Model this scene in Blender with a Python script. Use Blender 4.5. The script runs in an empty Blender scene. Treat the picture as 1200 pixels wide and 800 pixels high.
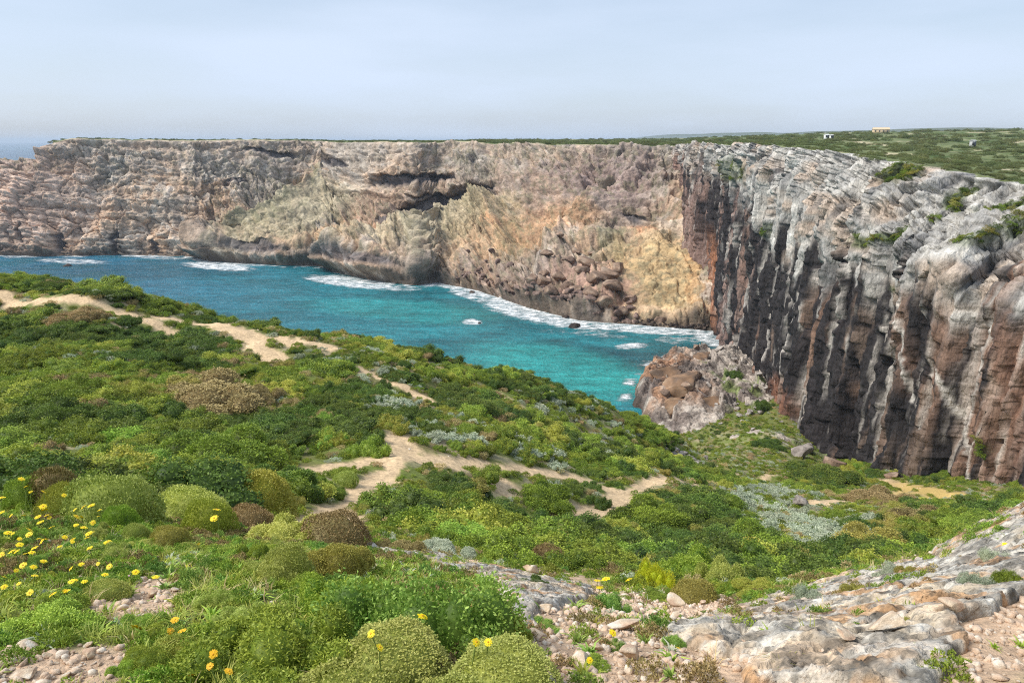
import bpy, math, random
import numpy as np
from mathutils import Vector

# ------------------------------------------------------------------ camera, sky, sun, exposure
SC = bpy.context.scene
COL = SC.collection
CAMZ, FPX, PITCH = 62.0, 850.0, math.radians(15.5)
cam_data = bpy.data.cameras.new('camera')
cam_data.sensor_width = 36.0
cam_data.lens = 36.0 * FPX / 1200.0
cam_data.clip_start = 0.05
cam_data.clip_end = 60000.0
cam = bpy.data.objects.new('camera', cam_data)
COL.objects.link(cam)
cam.location = (0, 0, CAMZ)
cam.rotation_euler = (math.radians(90) - PITCH, 0, 0)
SC.camera = cam

SUN_EL, SUN_AZ = math.radians(50), math.radians(-98)    # azimuth from +Y, positive towards +X
world = bpy.data.worlds.new('World')
SC.world = world
world.use_nodes = True
wn, wl = world.node_tree.nodes, world.node_tree.links
wn.clear()
w_out = wn.new('ShaderNodeOutputWorld')
w_bg = wn.new('ShaderNodeBackground')
w_sky = wn.new('ShaderNodeTexSky')
w_sky.sky_type = 'NISHITA'
w_sky.sun_disc = False
w_sky.sun_elevation = SUN_EL
w_sky.sun_rotation = SUN_AZ
w_sky.air_density = 1.0
w_sky.dust_density = 1.5
w_sky.ozone_density = 1.0
w_tc = wn.new('ShaderNodeTexCoord')
w_map = wn.new('ShaderNodeMapping')
w_map.inputs['Scale'].default_value = (1.1, 1.1, 6.0)
w_n = wn.new('ShaderNodeTexNoise')
w_n.inputs['Scale'].default_value = 1.7
w_n.inputs['Detail'].default_value = 6
w_n.inputs['Roughness'].default_value = 0.5
w_ramp = wn.new('ShaderNodeMapRange')
w_ramp.inputs['From Min'].default_value = 0.33
w_ramp.inputs['From Max'].default_value = 0.68
w_ramp.inputs['To Min'].default_value = 0.5
w_ramp.inputs['To Max'].default_value = 0.97
w_mix = wn.new('ShaderNodeMix')
w_mix.data_type = 'RGBA'
w_mix.inputs[7].default_value = (5.1, 5.95, 7.3, 1)       # even thin high cloud, in the sky's own units
wl.new(w_tc.outputs['Generated'], w_map.inputs['Vector'])
wl.new(w_map.outputs['Vector'], w_n.inputs['Vector'])
wl.new(w_n.outputs['Fac'], w_ramp.inputs['Value'])
wl.new(w_ramp.outputs['Result'], w_mix.inputs[0])
wl.new(w_sky.outputs['Color'], w_mix.inputs[6])
wl.new(w_mix.outputs[2], w_bg.inputs['Color'])
w_bg.inputs['Strength'].default_value = 0.05
wl.new(w_bg.outputs['Background'], w_out.inputs['Surface'])

sun_data = bpy.data.lights.new('sun', 'SUN')
sun_data.energy = 1.5
sun_data.angle = math.radians(28)
sun_data.color = (1.0, 0.95, 0.87)
sun = bpy.data.objects.new('sun', sun_data)
COL.objects.link(sun)
sd = Vector((math.sin(SUN_AZ) * math.cos(SUN_EL), math.cos(SUN_AZ) * math.cos(SUN_EL), math.sin(SUN_EL)))
sun.rotation_euler = sd.to_track_quat('Z', 'Y').to_euler()
sun.location = (0, -20, 120)

SC.view_settings.view_transform = 'Standard'
SC.view_settings.look = 'None'
SC.view_settings.exposure = 1.5
SC.view_settings.gamma = 1.0
SC.view_settings.use_curve_mapping = False
SC.render.engine = 'CYCLES'
SC.cycles.max_bounces = 6
SC.cycles.diffuse_bounces = 3
SC.cycles.volume_bounces = 0
SC.cycles.volume_step_rate = 10
SC.cycles.use_denoising = False
SC.cycles.use_adaptive_sampling = False
SC.cycles.pixel_filter_type = 'BLACKMAN_HARRIS'
SC.cycles.filter_width = 1.1
SC.cycles.sample_clamp_direct = 6.0
SC.cycles.sample_clamp_indirect = 3.0
SC.cycles.caustics_reflective = False
SC.cycles.caustics_refractive = False

# ------------------------------------------------------------------ numeric helpers
RNG = np.random.default_rng(7)
random.seed(7)
CP, SP = math.cos(PITCH), math.sin(PITCH)

def unproj(x, y, t):
    """photo pixel and forward distance -> world point"""
    u = (np.asarray(x, float) - 600) / FPX
    v = (400 - np.asarray(y, float)) / FPX
    t = np.asarray(t, float)
    return np.stack(np.broadcast_arrays(u * t, (CP + v * SP) * t, CAMZ + (-SP + v * CP) * t), -1)

def proj(P):
    f = P[..., 1] * CP - (P[..., 2] - CAMZ) * SP
    up = P[..., 1] * SP + (P[..., 2] - CAMZ) * CP
    f = np.where(f < 0.05, 0.05, f)
    return 600 + FPX * P[..., 0] / f, 400 - FPX * up / f

def tsea(y):
    v = (400 - np.asarray(y, float)) / FPX
    return CAMZ / (SP - v * CP)

def L(r, g, b):
    c = np.array([r, g, b], float) / 255
    return np.where(c <= 0.04045, c / 12.92, ((c + 0.055) / 1.055) ** 2.4)

_perm = np.random.default_rng(3).permutation(256)
_val = np.random.default_rng(4).random(256)

def vnoise(x, y, z=0.0, seed=0):
    x, y, z = np.broadcast_arrays(np.asarray(x, float) + seed * 17.13, np.asarray(y, float) + seed * 7.7, np.asarray(z, float) + seed * 3.1)
    xi, yi, zi = np.floor(x).astype(np.int64), np.floor(y).astype(np.int64), np.floor(z).astype(np.int64)
    fx, fy, fz = x - xi, y - yi, z - zi
    fx, fy, fz = [f * f * f * (f * (f * 6 - 15) + 10) for f in (fx, fy, fz)]
    def h(a, b, c):
        return _val[_perm[(_perm[(_perm[(xi + a) & 255] + yi + b) & 255] + zi + c) & 255]]
    def lp(a, b, t):
        return a + (b - a) * t
    return lp(lp(lp(h(0, 0, 0), h(1, 0, 0), fx), lp(h(0, 1, 0), h(1, 1, 0), fx), fy),
              lp(lp(h(0, 0, 1), h(1, 0, 1), fx), lp(h(0, 1, 1), h(1, 1, 1), fx), fy), fz)

def fbm(x, y, z=0.0, oct=4, seed=0, gain=0.5):
    """about -1..1"""
    s, a, tot = 0.0, 1.0, 0.0
    x, y, z = np.asarray(x, float), np.asarray(y, float), np.asarray(z, float)
    for o in range(oct):
        s = s + a * (vnoise(x, y, z, seed + o * 5) * 2 - 1)
        tot += a
        a *= gain
        x, y, z = x * 2.03 + 3.1, y * 2.03 + 1.7, z * 2.03 + 9.2
    return s / tot * 1.6

def worley(x, y, seed=0):
    """2-D cells: F1, F2, random value of the nearest cell"""
    x, y = np.asarray(x, float), np.asarray(y, float)
    xi, yi = np.floor(x).astype(np.int64), np.floor(y).astype(np.int64)
    f1 = np.full(x.shape, 9.0); f2 = f1.copy(); cid = np.zeros(x.shape)
    for a in (-1, 0, 1):
        for b in (-1, 0, 1):
            cx, cy = xi + a, yi + b
            k = _perm[(_perm[(cx + seed * 31) & 255] + cy + seed * 13) & 255]
            px = cx + _val[k]; py = cy + _val[(k + 91) & 255]
            d = np.hypot(x - px, y - py)
            n = d < f1
            f2 = np.where(n, f1, np.minimum(f2, d))
            cid = np.where(n, _val[(k + 37) & 255], cid)
            f1 = np.where(n, d, f1)
    return f1, f2, cid

def sstep(a, b, x):
    t = np.clip((np.asarray(x, float) - a) / (b - a), 0, 1)
    return t * t * (3 - 2 * t)

def seg_dist(px, py, pts):
    """distance of points to a polyline"""
    d = np.full(np.shape(px), 1e9)
    for (ax, ay), (bx, by) in zip(pts[:-1], pts[1:]):
        vx, vy = bx - ax, by - ay
        q = np.clip(((px - ax) * vx + (py - ay) * vy) / (vx * vx + vy * vy + 1e-9), 0, 1)
        d = np.minimum(d, np.hypot(px - ax - q * vx, py - ay - q * vy))
    return d

def ell(px, py, cx, cy, rx, ry, rot=0.0):
    """soft elliptic region in the authoring plane: 1 inside, 0 outside"""
    c, s = math.cos(math.radians(rot)), math.sin(math.radians(rot))
    dx, dy = px - cx, py - cy
    a, b = (dx * c + dy * s) / rx, (-dx * s + dy * c) / ry
    return 1 - sstep(0.6, 1.25, np.sqrt(a * a + b * b))

def mixc(c, k, m):
    return c + (np.asarray(k) - c) * np.asarray(m)[..., None]

# ------------------------------------------------------------------ object helpers
def tag(o, label=None, cat=None, group=None, kind=None):
    if label: o['label'] = label
    if cat: o['category'] = cat
    if group: o['group'] = group
    if kind: o['kind'] = kind
    return o

def make_mesh(name, verts, faces, attrs=None, smooth=False):
    """verts (n,3), faces (m,k) of one size"""
    me = bpy.data.meshes.new(name)
    verts = np.ascontiguousarray(verts, dtype=np.float32); faces = np.ascontiguousarray(faces, dtype=np.int32)
    k = faces.shape[1]
    me.vertices.add(len(verts)); me.vertices.foreach_set('co', verts.ravel())
    me.loops.add(faces.size); me.loops.foreach_set('vertex_index', faces.ravel())
    me.polygons.add(len(faces))
    me.polygons.foreach_set('loop_start', np.arange(0, faces.size, k, dtype=np.int32))
    me.polygons.foreach_set('loop_total', np.full(len(faces), k, dtype=np.int32))
    if smooth:
        me.polygons.foreach_set('use_smooth', np.ones(len(faces), dtype=bool))
    me.update(calc_edges=True)
    for an, (at, av) in (attrs or {}).items():
        a = me.attributes.new(an, at, 'POINT')
        if at == 'FLOAT_COLOR':
            av = np.concatenate([np.clip(av, 0, 4), np.ones((len(av), 1))], 1)
            a.data.foreach_set('color', av.astype(np.float32).ravel())
        elif at == 'FLOAT_VECTOR':
            a.data.foreach_set('vector', np.asarray(av, np.float32).ravel())
        else:
            a.data.foreach_set('value', np.asarray(av, np.float32 if at == 'FLOAT' else np.int32).ravel())
    return me

def obj(name, me, mat=None, parent=None, loc=None):
    o = bpy.data.objects.new(name, me)
    COL.objects.link(o)
    if mat is not None and not me.materials:
        me.materials.append(mat)
    if parent is not None: o.parent = parent
    if loc is not None: o.location = loc
    return o

def empty(name, loc, rz=0.0, scale=None):
    o = bpy.data.objects.new(name, None)
    COL.objects.link(o)
    o.empty_display_size = 0.1
    o.location = loc
    o.rotation_euler = (0, 0, rz)
    if scale is not None: o.scale = scale
    return o

def grid_faces(nr, nc):
    i = np.arange(nr * nc).reshape(nr, nc)
    return np.stack([i[:-1, :-1], i[:-1, 1:], i[1:, 1:], i[1:, :-1]], -1).reshape(-1, 4)

def grid_normals(P):
    a = np.gradient(P, axis=1); b = np.gradient(P, axis=0)
    n = np.cross(a, b)
    return n / (np.linalg.norm(n, axis=-1, keepdims=True) + 1e-9)

class NT:
    """small node-tree builder for materials"""
    def __init__(s, name):
        s.m = bpy.data.materials.new(name); s.m.use_nodes = True
        s.t = s.m.node_tree; s.t.nodes.clear()
        s.out = s.t.nodes.new('ShaderNodeOutputMaterial')
    def n(s, typ, **kw):
        nd = s.t.nodes.new(typ)
        for k, v in kw.items():
            if k.startswith('i_'):
                nd.inputs[k[2:].replace('_', ' ')].default_value = v
            else:
                setattr(nd, k, v)
        return nd
    def l(s, a, b): s.t.links.new(a, b)
    def attr(s, name): return s.n('ShaderNodeAttribute', attribute_name=name)
    def noise(s, vec, scale, detail=4, rough=0.55):
        nd = s.n('ShaderNodeTexNoise', i_Scale=scale, i_Detail=detail, i_Roughness=rough)
        if vec is not None: s.l(vec, nd.inputs['Vector'])
        return nd.outputs['Fac']
    def rng(s, val, a, b, c, d):
        nd = s.n('ShaderNodeMapRange')
        s.l(val, nd.inputs['Value'])
        for k, v in zip(('From Min', 'From Max', 'To Min', 'To Max'), (a, b, c, d)): nd.inputs[k].default_value = v
        return nd.outputs['Result']
    def mul(s, col, val):
        nd = s.n('ShaderNodeVectorMath', operation='SCALE')
        s.l(col, nd.inputs[0]); s.l(val, nd.inputs['Scale'])
        return nd.outputs['Vector']
    def math(s, op, a, b=None):
        nd = s.n('ShaderNodeMath', operation=op)
        for k, v in enumerate((a, b)):
            if v is None: continue
            if isinstance(v, (int, float)): nd.inputs[k].default_value = v
            else: s.l(v, nd.inputs[k])
        return nd.outputs[0]
    def mix(s, fac, a, b):
        nd = s.n('ShaderNodeMix', data_type='RGBA')
        for k, v in ((0, fac), (6, a), (7, b)):
            if isinstance(v, (int, float)): nd.inputs[k].default_value = v
            elif isinstance(v, (tuple, list, np.ndarray)): nd.inputs[k].default_value = (*[float(q) for q in v[:3]], 1)
            else: s.l(v, nd.inputs[k])
        return nd.outputs[2]
    def bump(s, h, strength, dist, nrm=None):
        nd = s.n('ShaderNodeBump', i_Strength=strength, i_Distance=dist)
        s.l(h, nd.inputs['Height'])
        if nrm is not None: s.l(nrm, nd.inputs['Normal'])
        return nd.outputs['Normal']

def rock_material(name, s1, s2, bump_d, lo=0.72, hi=1.25, rough=0.92, stretch=(1, 1, 1), vor=None):
    """colour from the mesh's rock-type attribute, grain and fine relief from noise"""
    k = NT(name)
    tc = k.n('ShaderNodeTexCoord').outputs['Object']
    if stretch != (1, 1, 1):
        mp = k.n('ShaderNodeMapping'); mp.inputs['Scale'].default_value = stretch
        k.l(tc, mp.inputs['Vector']); tc = mp.outputs[0]
    c = k.attr('col').outputs['Color']
    tc0 = k.n('ShaderNodeTexCoord').outputs['Object']
    n1 = k.noise(tc, s1, 6, 0.62)
    n2 = k.noise(tc, s2, 4, 0.65)
    c = k.mul(c, k.rng(n1, 0.3, 0.7, lo, hi))
    c = k.mul(c, k.rng(n2, 0.3, 0.7, 0.8, 1.18))
    b = k.n('ShaderNodeBsdfPrincipled', i_Roughness=rough)
    b.inputs['Specular IOR Level'].default_value = 0.2
    k.l(c, b.inputs['Base Color'])
    h = k.math('ADD', n1, k.math('MULTIPLY', n2, 0.5))
    if vor:                              # angular fracture blocks
        h = k.math('ADD', k.math('MULTIPLY', h, .55), k.math('MULTIPLY', k.noise(tc0, s1 * 1.6, 5, .6), .5))
        mv = k.n('ShaderNodeMapping'); mv.inputs['Scale'].default_value = vor[1]; mv.inputs['Rotation'].default_value = (.2, .15, .4)
        wv = k.n('ShaderNodeVectorMath', operation='ADD'); k.l(tc0, wv.inputs[0])
        nz_ = k.n('ShaderNodeTexNoise', i_Scale=vor[0] * .8, i_Detail=3.0); k.l(tc0, nz_.inputs['Vector'])
        sc_ = k.n('ShaderNodeVectorMath', operation='SCALE'); sc_.inputs['Scale'].default_value = .5 / vor[0]; k.l(nz_.outputs['Color'], sc_.inputs[0]); k.l(sc_.outputs[0], wv.inputs[1])
        k.l(wv.outputs[0], mv.inputs['Vector'])
        for vs, wt in ((vor[0], .8), (vor[0] * 2.7, .4)):
            v1 = k.n('ShaderNodeTexVoronoi', i_Scale=vs); v1.feature = 'F1'; k.l(mv.outputs[0], v1.inputs['Vector'])
            sp_ = k.n('ShaderNodeSeparateColor'); k.l(v1.outputs['Color'], sp_.inputs[0])
            h = k.math('ADD', h, k.math('MULTIPLY', k.math('SUBTRACT', sp_.outputs[0], v1.outputs['Distance']), wt))
            if vs == vor[0]: c = k.mul(c, k.rng(sp_.outputs[1], 0, 1, .84, 1.16))
        k.l(c, b.inputs['Base Color'])
    k.l(k.bump(h, 0.9, bump_d), b.inputs['Normal'])
    k.l(b.outputs[0], k.out.inputs['Surface'])
    return k.m

# ------------------------------------------------------------------ the near land: one height field through measured points
CTR = (0.0, -5.0)
def polar(X, Y):
    dx, dy = X - CTR[0], Y - CTR[1]
    return np.stack([np.arctan2(dx, dy) * 2.2, np.log(np.hypot(dx, dy) + 0.3)], -1)

LAND = [  # photo x, photo y, distance
    (0, 800, 2.3), (300, 800, 2.3), (600, 800, 2.35), (800, 800, 2.4), (1000, 800, 2.3), (1200, 800, 2.2),
    (0, 700, 3.4), (150, 700, 3.4), (300, 700, 3.3), (450, 710, 3.4), (600, 720, 3.5), (750, 740, 3.4), (900, 730, 3.3), (1050, 720, 3.2), (1200, 690, 3.2),
    (0, 625, 5.2), (120, 625, 5.4), (250, 645, 5.2), (400, 660, 5.0), (550, 680, 4.8), (690, 700, 5.0), (830, 725, 4.6), (1000, 685, 4.8), (1120, 660, 4.6), (1200, 625, 4.4),
    (0, 585, 8.0), (120, 590, 8.2), (250, 612, 7.4), (330, 625, 7.0), (400, 632, 6.6), (480, 642, 6.4), (600, 668, 6.0), (690, 690, 6.0), (760, 705, 6.0), (830, 722, 5.4), (900, 705, 5.3), (1000, 674, 5.4), (1100, 650, 5.4), (1200, 592, 5.4),
    (0, 545, 22), (200, 555, 20), (300, 590, 18), (400, 592, 20), (470, 530, 27), (560, 545, 30), (500, 600, 20), (640, 592, 29), (720, 590, 32), (790, 568, 40), (600, 625, 23), (700, 645, 22),
    (850, 672, 21), (850, 610, 40), (950, 640, 30), (1000, 620, 45), (1000, 582, 80), (1100, 592, 72), (1100, 577, 97), (1190, 577, 93), (1060, 566, 113), (1150, 620, 35), (1250, 600, 45), (1300, 570, 80),
    (900, 560, 95), (900, 520, 130), (840, 570, 70), (800, 542, 85), (970, 541, 134), (850, 530, 118), (900, 490, 152),
    (-100, 500, 32), (-100, 420, 50), (-100, 350, 75), (-100, 322, 90),
    (0, 500, 32), (0, 440, 45), (0, 380, 62), (0, 339, 80), (200, 540, 25), (200, 480, 36), (200, 420, 52), (200, 374, 72), (100, 355, 76), (300, 393, 69),
    (350, 500, 33), (350, 440, 50), (350, 402, 68), (450, 417, 68), (500, 480, 42), (500, 440, 58), (520, 427, 71), (600, 520, 40), (600, 475, 58), (600, 443, 75),
    (650, 462, 78), (700, 550, 42), (700, 515, 62), (700, 484, 82), (760, 530, 72), (755, 502, 94), (800, 520, 98), (830, 548, 96)]
lx, ly, lt = [np.array(a, float) for a in zip(*LAND)]
LP = unproj(lx, ly, lt)
extra = [(-4, -2, 60.9), (0, -2.5, 60.9), (4, -2, 60.9), (0, 0.3, 60.35), (-2.5, 0, 60.5), (2.5, 0.2, 60.5), (9, 0, 60.2), (-9, 0, 60.0), (14, 4, 57), (-16, 6, 56.5), (30, 10, 48), (-30, 14, 53),
         (60, 20, 42), (90, 40, 45), (-70, 25, 50), (80, 70, 24),
         (36, 127, 4.6), (31, 133, 3.4), (40, 140, 4.2), (34, 146, 1.5), (24, 136, -3), (45, 160, 1.5), (58, 178, 1.5), (33, 172, -4), (22, 152, -4), (60, 215, -4), (42, 205, -4), (80, 140, 6), (80, 170, 3), (62, 150, 5), (72, 110, 12), (75, 92, 18)]
sil = [(-100, 322, 90), (0, 339, 80), (100, 355, 76), (200, 374, 72), (300, 393, 69), (400, 409, 68), (520, 427, 71), (600, 443, 75), (700, 484, 82), (755, 502, 94), (795, 522, 104)]
for x, y, t in sil:                      # seaward of the brow the land drops to below the sea
    p = unproj(x, y, t); d = p[:2] / np.linalg.norm(p[:2])
    q = p[:2] + d * 5; extra.append((q[0], q[1], p[2] - 2.6))
    q = p[:2] + d * 30; extra.append((q[0], q[1], -3))
    q = p[:2] + d * 60; extra.append((q[0], q[1], -5))
LP = np.concatenate([LP, np.array(extra, float)])
_pc = polar(LP[:, 0], LP[:, 1])
_A = np.linalg.norm(_pc[:, None] - _pc[None], axis=-1)
_n = len(LP)
_M = np.zeros((_n + 3, _n + 3))
_M[:_n, :_n] = -_A + np.eye(_n) * 0.004 * -1
_Q = np.concatenate([np.ones((_n, 1)), _pc], 1)
_M[:_n, _n:] = _Q; _M[_n:, :_n] = _Q.T
_w = np.linalg.solve(_M, np.concatenate([LP[:, 2], np.zeros(3)]))

NRR, NAA = 560, 620
ANG = np.radians(np.linspace(-72, 72, NAA)); RAD = np.geomspace(2.2, 235, NRR)
TX = CTR[0] + RAD[:, None] * np.sin(ANG)[None]; TY = CTR[1] + RAD[:, None] * np.cos(ANG)[None]
pg = polar(TX.ravel(), TY.ravel())
TZ = np.zeros(len(pg))
for i in range(0, len(pg), 40000):
    c = pg[i:i + 40000]
    TZ[i:i + 40000] = -np.linalg.norm(c[:, None] - _pc[None], axis=-1) @ _w[:_n] + _w[_n] + c @ _w[_n + 1:]
TZ = TZ.reshape(NRR, NAA)
DIST = np.hypot(TX, TY)
k_amp = np.clip(DIST / 60, 0.02, 1.0)
TZ0 = TZ.copy()
TZ = TZ + 0.9 * k_amp * fbm(TX / 9, TY / 9, oct=3, seed=2) + 0.25 * k_amp * fbm(TX / 1.5, TY / 1.5, oct=4, seed=5) + 0.03 * fbm(TX / .35, TY / .35, oct=3, seed=6) * np.clip(DIST / 3, 0, 1)

def ground_z(x, y):
    """height of the built land at x, y (bilinear on its own grid)"""
    x = np.asarray(x, float); y = np.asarray(y, float)
    a = np.arctan2(x - CTR[0], y - CTR[1]); r = np.hypot(x - CTR[0], y - CTR[1])
    fa = np.clip((a - ANG[0]) / (ANG[1] - ANG[0]), 0, NAA - 1.001)
    fr = np.clip(np.log(r / RAD[0]) / math.log(RAD[1] / RAD[0]), 0, NRR - 1.001)
    i, j = fr.astype(int), fa.astype(int); u, v = fr - i, fa - j
    return (TZ[i, j] * (1 - u) + TZ[i + 1, j] * u) * (1 - v) + (TZ[i, j + 1] * (1 - u) + TZ[i + 1, j + 1] * u) * v

def ground_hit(px, py, tmin=1.5, tmax=230):
    """where the line of sight through a photo point meets the land"""
    t = np.geomspace(tmin, tmax, 1500)
    P = unproj(px, py, t)
    below = P[:, 2] < ground_z(P[:, 0], P[:, 1])
    if not below.any(): return P[-1], t[-1]
    i = int(np.argmax(below))
    return P[i], t[i]

def gpoly(pts):
    return [tuple(ground_hit(x, y)[0][:2]) for x, y in pts]

PATHS = [([(372, 618), (395, 596), (430, 572), (462, 545), (474, 524), (466, 512)], 0.62),
         ([(468, 535), (515, 540), (560, 548), (600, 575), (640, 594), (690, 603), (716, 600), (726, 580), (748, 571), (800, 566), (835, 572)], 0.75),
         ([(555, 546), (600, 548), (650, 554), (690, 563), (726, 576)], 0.55),
         ([(345, 552), (390, 545), (440, 540)], 0.75),
         ([(0, 343), (60, 351), (120, 361), (180, 376), (213, 392)], 1.5),
         ([(185, 372), (250, 378), (290, 396), (322, 424)], 1.1), ([(290, 390), (340, 400), (390, 408)], 1.0),
         ([(492, 424), (540, 435)], 0.7), ([(556, 447), (600, 470), (640, 492)], 0.5), ([(420, 430), (470, 450), (500, 470)], 0.45),
         ([(1040, 566), (1095, 577), (1190, 580), (1260, 582)], 5.4), ([(860, 557), (935, 551)], 1.2), ([(960, 590), (1010, 585), (1060, 575)], 0.8)]
nz = fbm(TX / 1.1, TY / 1.1, oct=4, seed=11)
path_m = np.zeros_like(TX)
for pts, w in PATHS:
    d = seg_dist(TX, TY, gpoly(pts))
    wl_ = w * (.82 if gpoly(pts[:1])[0][1] < 60 else .38) * (1 + 0.75 * nz)
    path_m = np.maximum(path_m, 1 - sstep(wl_ * 0.75, wl_ * 1.1 + 0.05, d))
tpx, tpy = proj(np.stack([TX, TY, TZ], -1))
near = DIST < 12
# bare stony ground among the foreground plants
bare = np.zeros_like(TX)
for e in ((700, 740, 130, 62, 10), (640, 690, 70, 38, 20), (40, 790, 110, 32, 0), (150, 715, 60, 14, 0), (180, 700, 30, 25, 0), (760, 800, 160, 60, 0), (630, 765, 60, 45, 0), (600, 715, 40, 30, 0), (1120, 760, 140, 70, -20), (120, 780, 60, 25, 0), (1180, 700, 60, 60, 0), (900, 790, 120, 40, 0), (800, 700, 60, 22, 20), (560, 650, 110, 16, 10)):
    bare = np.maximum(bare, ell(tpx, tpy, *e))
bare = np.where(near, np.clip(bare * 1.2 + 0.25 * nz * (bare > 0.02), 0, 1), 0)
soil = L(118, 106, 72); sand = L(204, 177, 140); gravel = L(198, 170, 142); litter = L(100, 106, 52); mossy = L(106, 116, 54)
gcol = np.broadcast_to(soil, TX.shape + (3,)).copy()
gcol = mixc(gcol, litter, sstep(-.3, .3, fbm(TX / 2.3, TY / 2.3, oct=4, seed=21)))
gcol = mixc(gcol, mossy, sstep(.1, .6, fbm(TX / 5, TY / 5, oct=4, seed=22)))
grassy = np.maximum(ell(tpx, tpy, 900, 525, 110, 38, 0), ell(tpx, tpy, 840, 560, 90, 16, 0)) * (DIST > 60)
gcol = mixc(gcol, L(118, 128, 68), grassy * .8 * sstep(-.5, .4, fbm(TX / 4, TY / 4, oct=4, seed=23)))
gcol = mixc(gcol, sand * (1 + .16 * fbm(TX / 2.2, TY / 2.2, oct=3, seed=24) + .14 * fbm(TX / .35, TY / .35, oct=3, seed=26))[..., None], path_m)
gcol = mixc(gcol, gravel, bare)
stony = sstep(.15, .5, fbm(TX / 1.7, TY / 1.7, oct=4, seed=25)) * ((DIST > 15) & (DIST < 140))
gcol = mixc(gcol, L(176, 160, 134), stony * 0.5 * (1 - path_m))
gcol = mixc(gcol, L(196, 168, 104), ell(tpx, tpy, 1120, 578, 90, 16, 4) * (DIST > 60) * path_m)
TZ = TZ - 0.06 * path_m
M_ground = rock_material('soil', 6.0, 45.0, 0.04, 0.62, 1.3)
gv = np.stack([TX, TY, TZ], -1).reshape(-1, 3)
gf = grid_faces(NRR, NAA)
pm = path_m.ravel()[gf].mean(1) > 0.5
gat = {'col': ('FLOAT_COLOR', gcol.reshape(-1, 3))}
def sub_mesh(name, verts, faces, col, sm=True):
    used, inv = np.unique(faces, return_inverse=True)
    return make_mesh(name, verts[used], inv.reshape(faces.shape), {'col': ('FLOAT_COLOR', col.reshape(-1, 3)[used])}, smooth=sm)
gf = gf[:, ::-1]
ground = obj('ground', sub_mesh('ground', gv, gf[~pm], gcol), M_ground)
tag(ground, 'scrubby hillside of soil and stones falling to the valley', 'ground', kind='structure')
path = obj('path', sub_mesh('path', gv, gf[pm], gcol), M_ground)
tag(path, 'bare sandy footpath winding across the green hillside', 'path', kind='structure')

# ------------------------------------------------------------------ far sea cliff
FAR = {  # photo x: (photo y, metres behind the waterline)
    -260: [(297, 0), (280, 3), (240, 7), (205, 12), (190, 18)],
    0: [(299, 0), (280, 3), (240, 7), (205, 12), (190, 18)],
    44: [(300, 0), (280, 3), (240, 7), (202, 12), (187, 18)],
    52: [(300, 0), (282, 2), (240, 6), (200, 12), (172, 20)],
    80: [(300, 0), (285, 2), (240, 6), (200, 12), (163, 18)],
    150: [(299, 0), (285, 2), (240, 7), (200, 14), (164, 22)],
    226: [(301, 0), (285, 3), (240, 9), (200, 18), (165, 27)],
    246: [(306, 0), (293, 3), (281, 20), (230, 32), (165, 46)],
    330: [(311, 0), (293, 3), (284, 10), (235, 48), (214, 60), (165, 76)],
    378: [(312, 0), (296, 4), (286, 13), (215, 74), (198, 80), (166, 92)],
    392: [(319, 0), (302, 4), (294, 12), (268, 44), (235, 74), (203, 88), (167, 102)],
    440: [(329, 0), (308, 3), (297, 12), (268, 46), (243, 72), (205, 82), (167, 92)],
    486: [(335, 0), (317, 4), (300, 16), (270, 46), (240, 68), (205, 78), (167, 90)],
    512: [(331, 0), (316, 8), (288, 32), (255, 62), (220, 74), (190, 82), (168, 92)],
    560: [(341, 0), (322, 10), (280, 47), (240, 74), (210, 84), (168, 100)],
    620: [(361, 0), (335, 14), (300, 42), (260, 72), (215, 92), (169, 112)],
    680: [(376, 0), (346, 14), (312, 42), (272, 72), (230, 86), (170, 108)],
    760: [(382, 0), (366, 5), (330, 22), (288, 50), (272, 62), (200, 84), (172, 96)],
    835: [(388, 0), (372, 5), (330, 24), (282, 50), (220, 80), (172, 100)],
    930: [(392, 0), (372, 6), (330, 26), (282, 52), (220, 84), (172, 106)]}
NFR, NFC = 200, 1080
xs = sorted(FAR)
cols = []
for x in xs:
    pts = FAR[x]
    t0 = float(tsea(pts[0][0]))
    P = np.stack([unproj(x, y, t0 + d) for y, d in pts])
    q = np.concatenate([[0], np.cumsum(np.linalg.norm(np.diff(P, axis=0), axis=1))]); q /= q[-1]
    vv = np.linspace(0, 1, NFR)
    cols.append(np.stack([np.interp(vv, q, P[:, k]) for k in range(3)], -1))
cols = np.stack(cols)
xf = np.linspace(xs[0], xs[-1], NFC)
FP = np.stack([[np.interp(xf, xs, cols[:, r, k]) for r in range(NFR)] for k in range(3)], -1)   # rows, cols, xyz
for _ in range(6):       # ease the polyline kinks
    FP[:, 1:-1] = 0.25 * FP[:, :-2] + 0.5 * FP[:, 1:-1] + 0.25 * FP[:, 2:]
for _ in range(3):
    FP[1:-1] = 0.25 * FP[:-2] + 0.5 * FP[1:-1] + 0.25 * FP[2:]
fpx, fpy = proj(FP)
N = grid_normals(FP)
if N[NFR // 2, NFC // 2, 1] > 0: N = -N
sarc = np.cumsum(np.concatenate([[0], np.linalg.norm(np.diff(FP[NFR // 3], axis=0), axis=1)]))[None] + 0 * fpx
FZ = FP[..., 2]
steep = 1 - np.abs(N[..., 2])
cliffy = sstep(.25, .6, steep)
wq = 2.5 * fbm(sarc / 25, FZ / 25, oct=2, seed=31)
dip = FZ + 0.03 * sarc + wq * .6
f1, f2, ci = worley((sarc + wq) / 10, dip / 9, 1)
g1, g2, ck = worley((sarc + .5 * wq) / 4.0, dip / 3.6, 2)
h1, h2, cm = worley(sarc / 1.9, dip / 1.3, 5)
rid = 1 - np.abs(fbm(sarc / 16, FZ / 40, oct=4, seed=33))
varc = np.cumsum(np.concatenate([np.zeros((1, NFC)), np.linalg.norm(np.diff(FP, axis=0), axis=2)]), axis=0)
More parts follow.
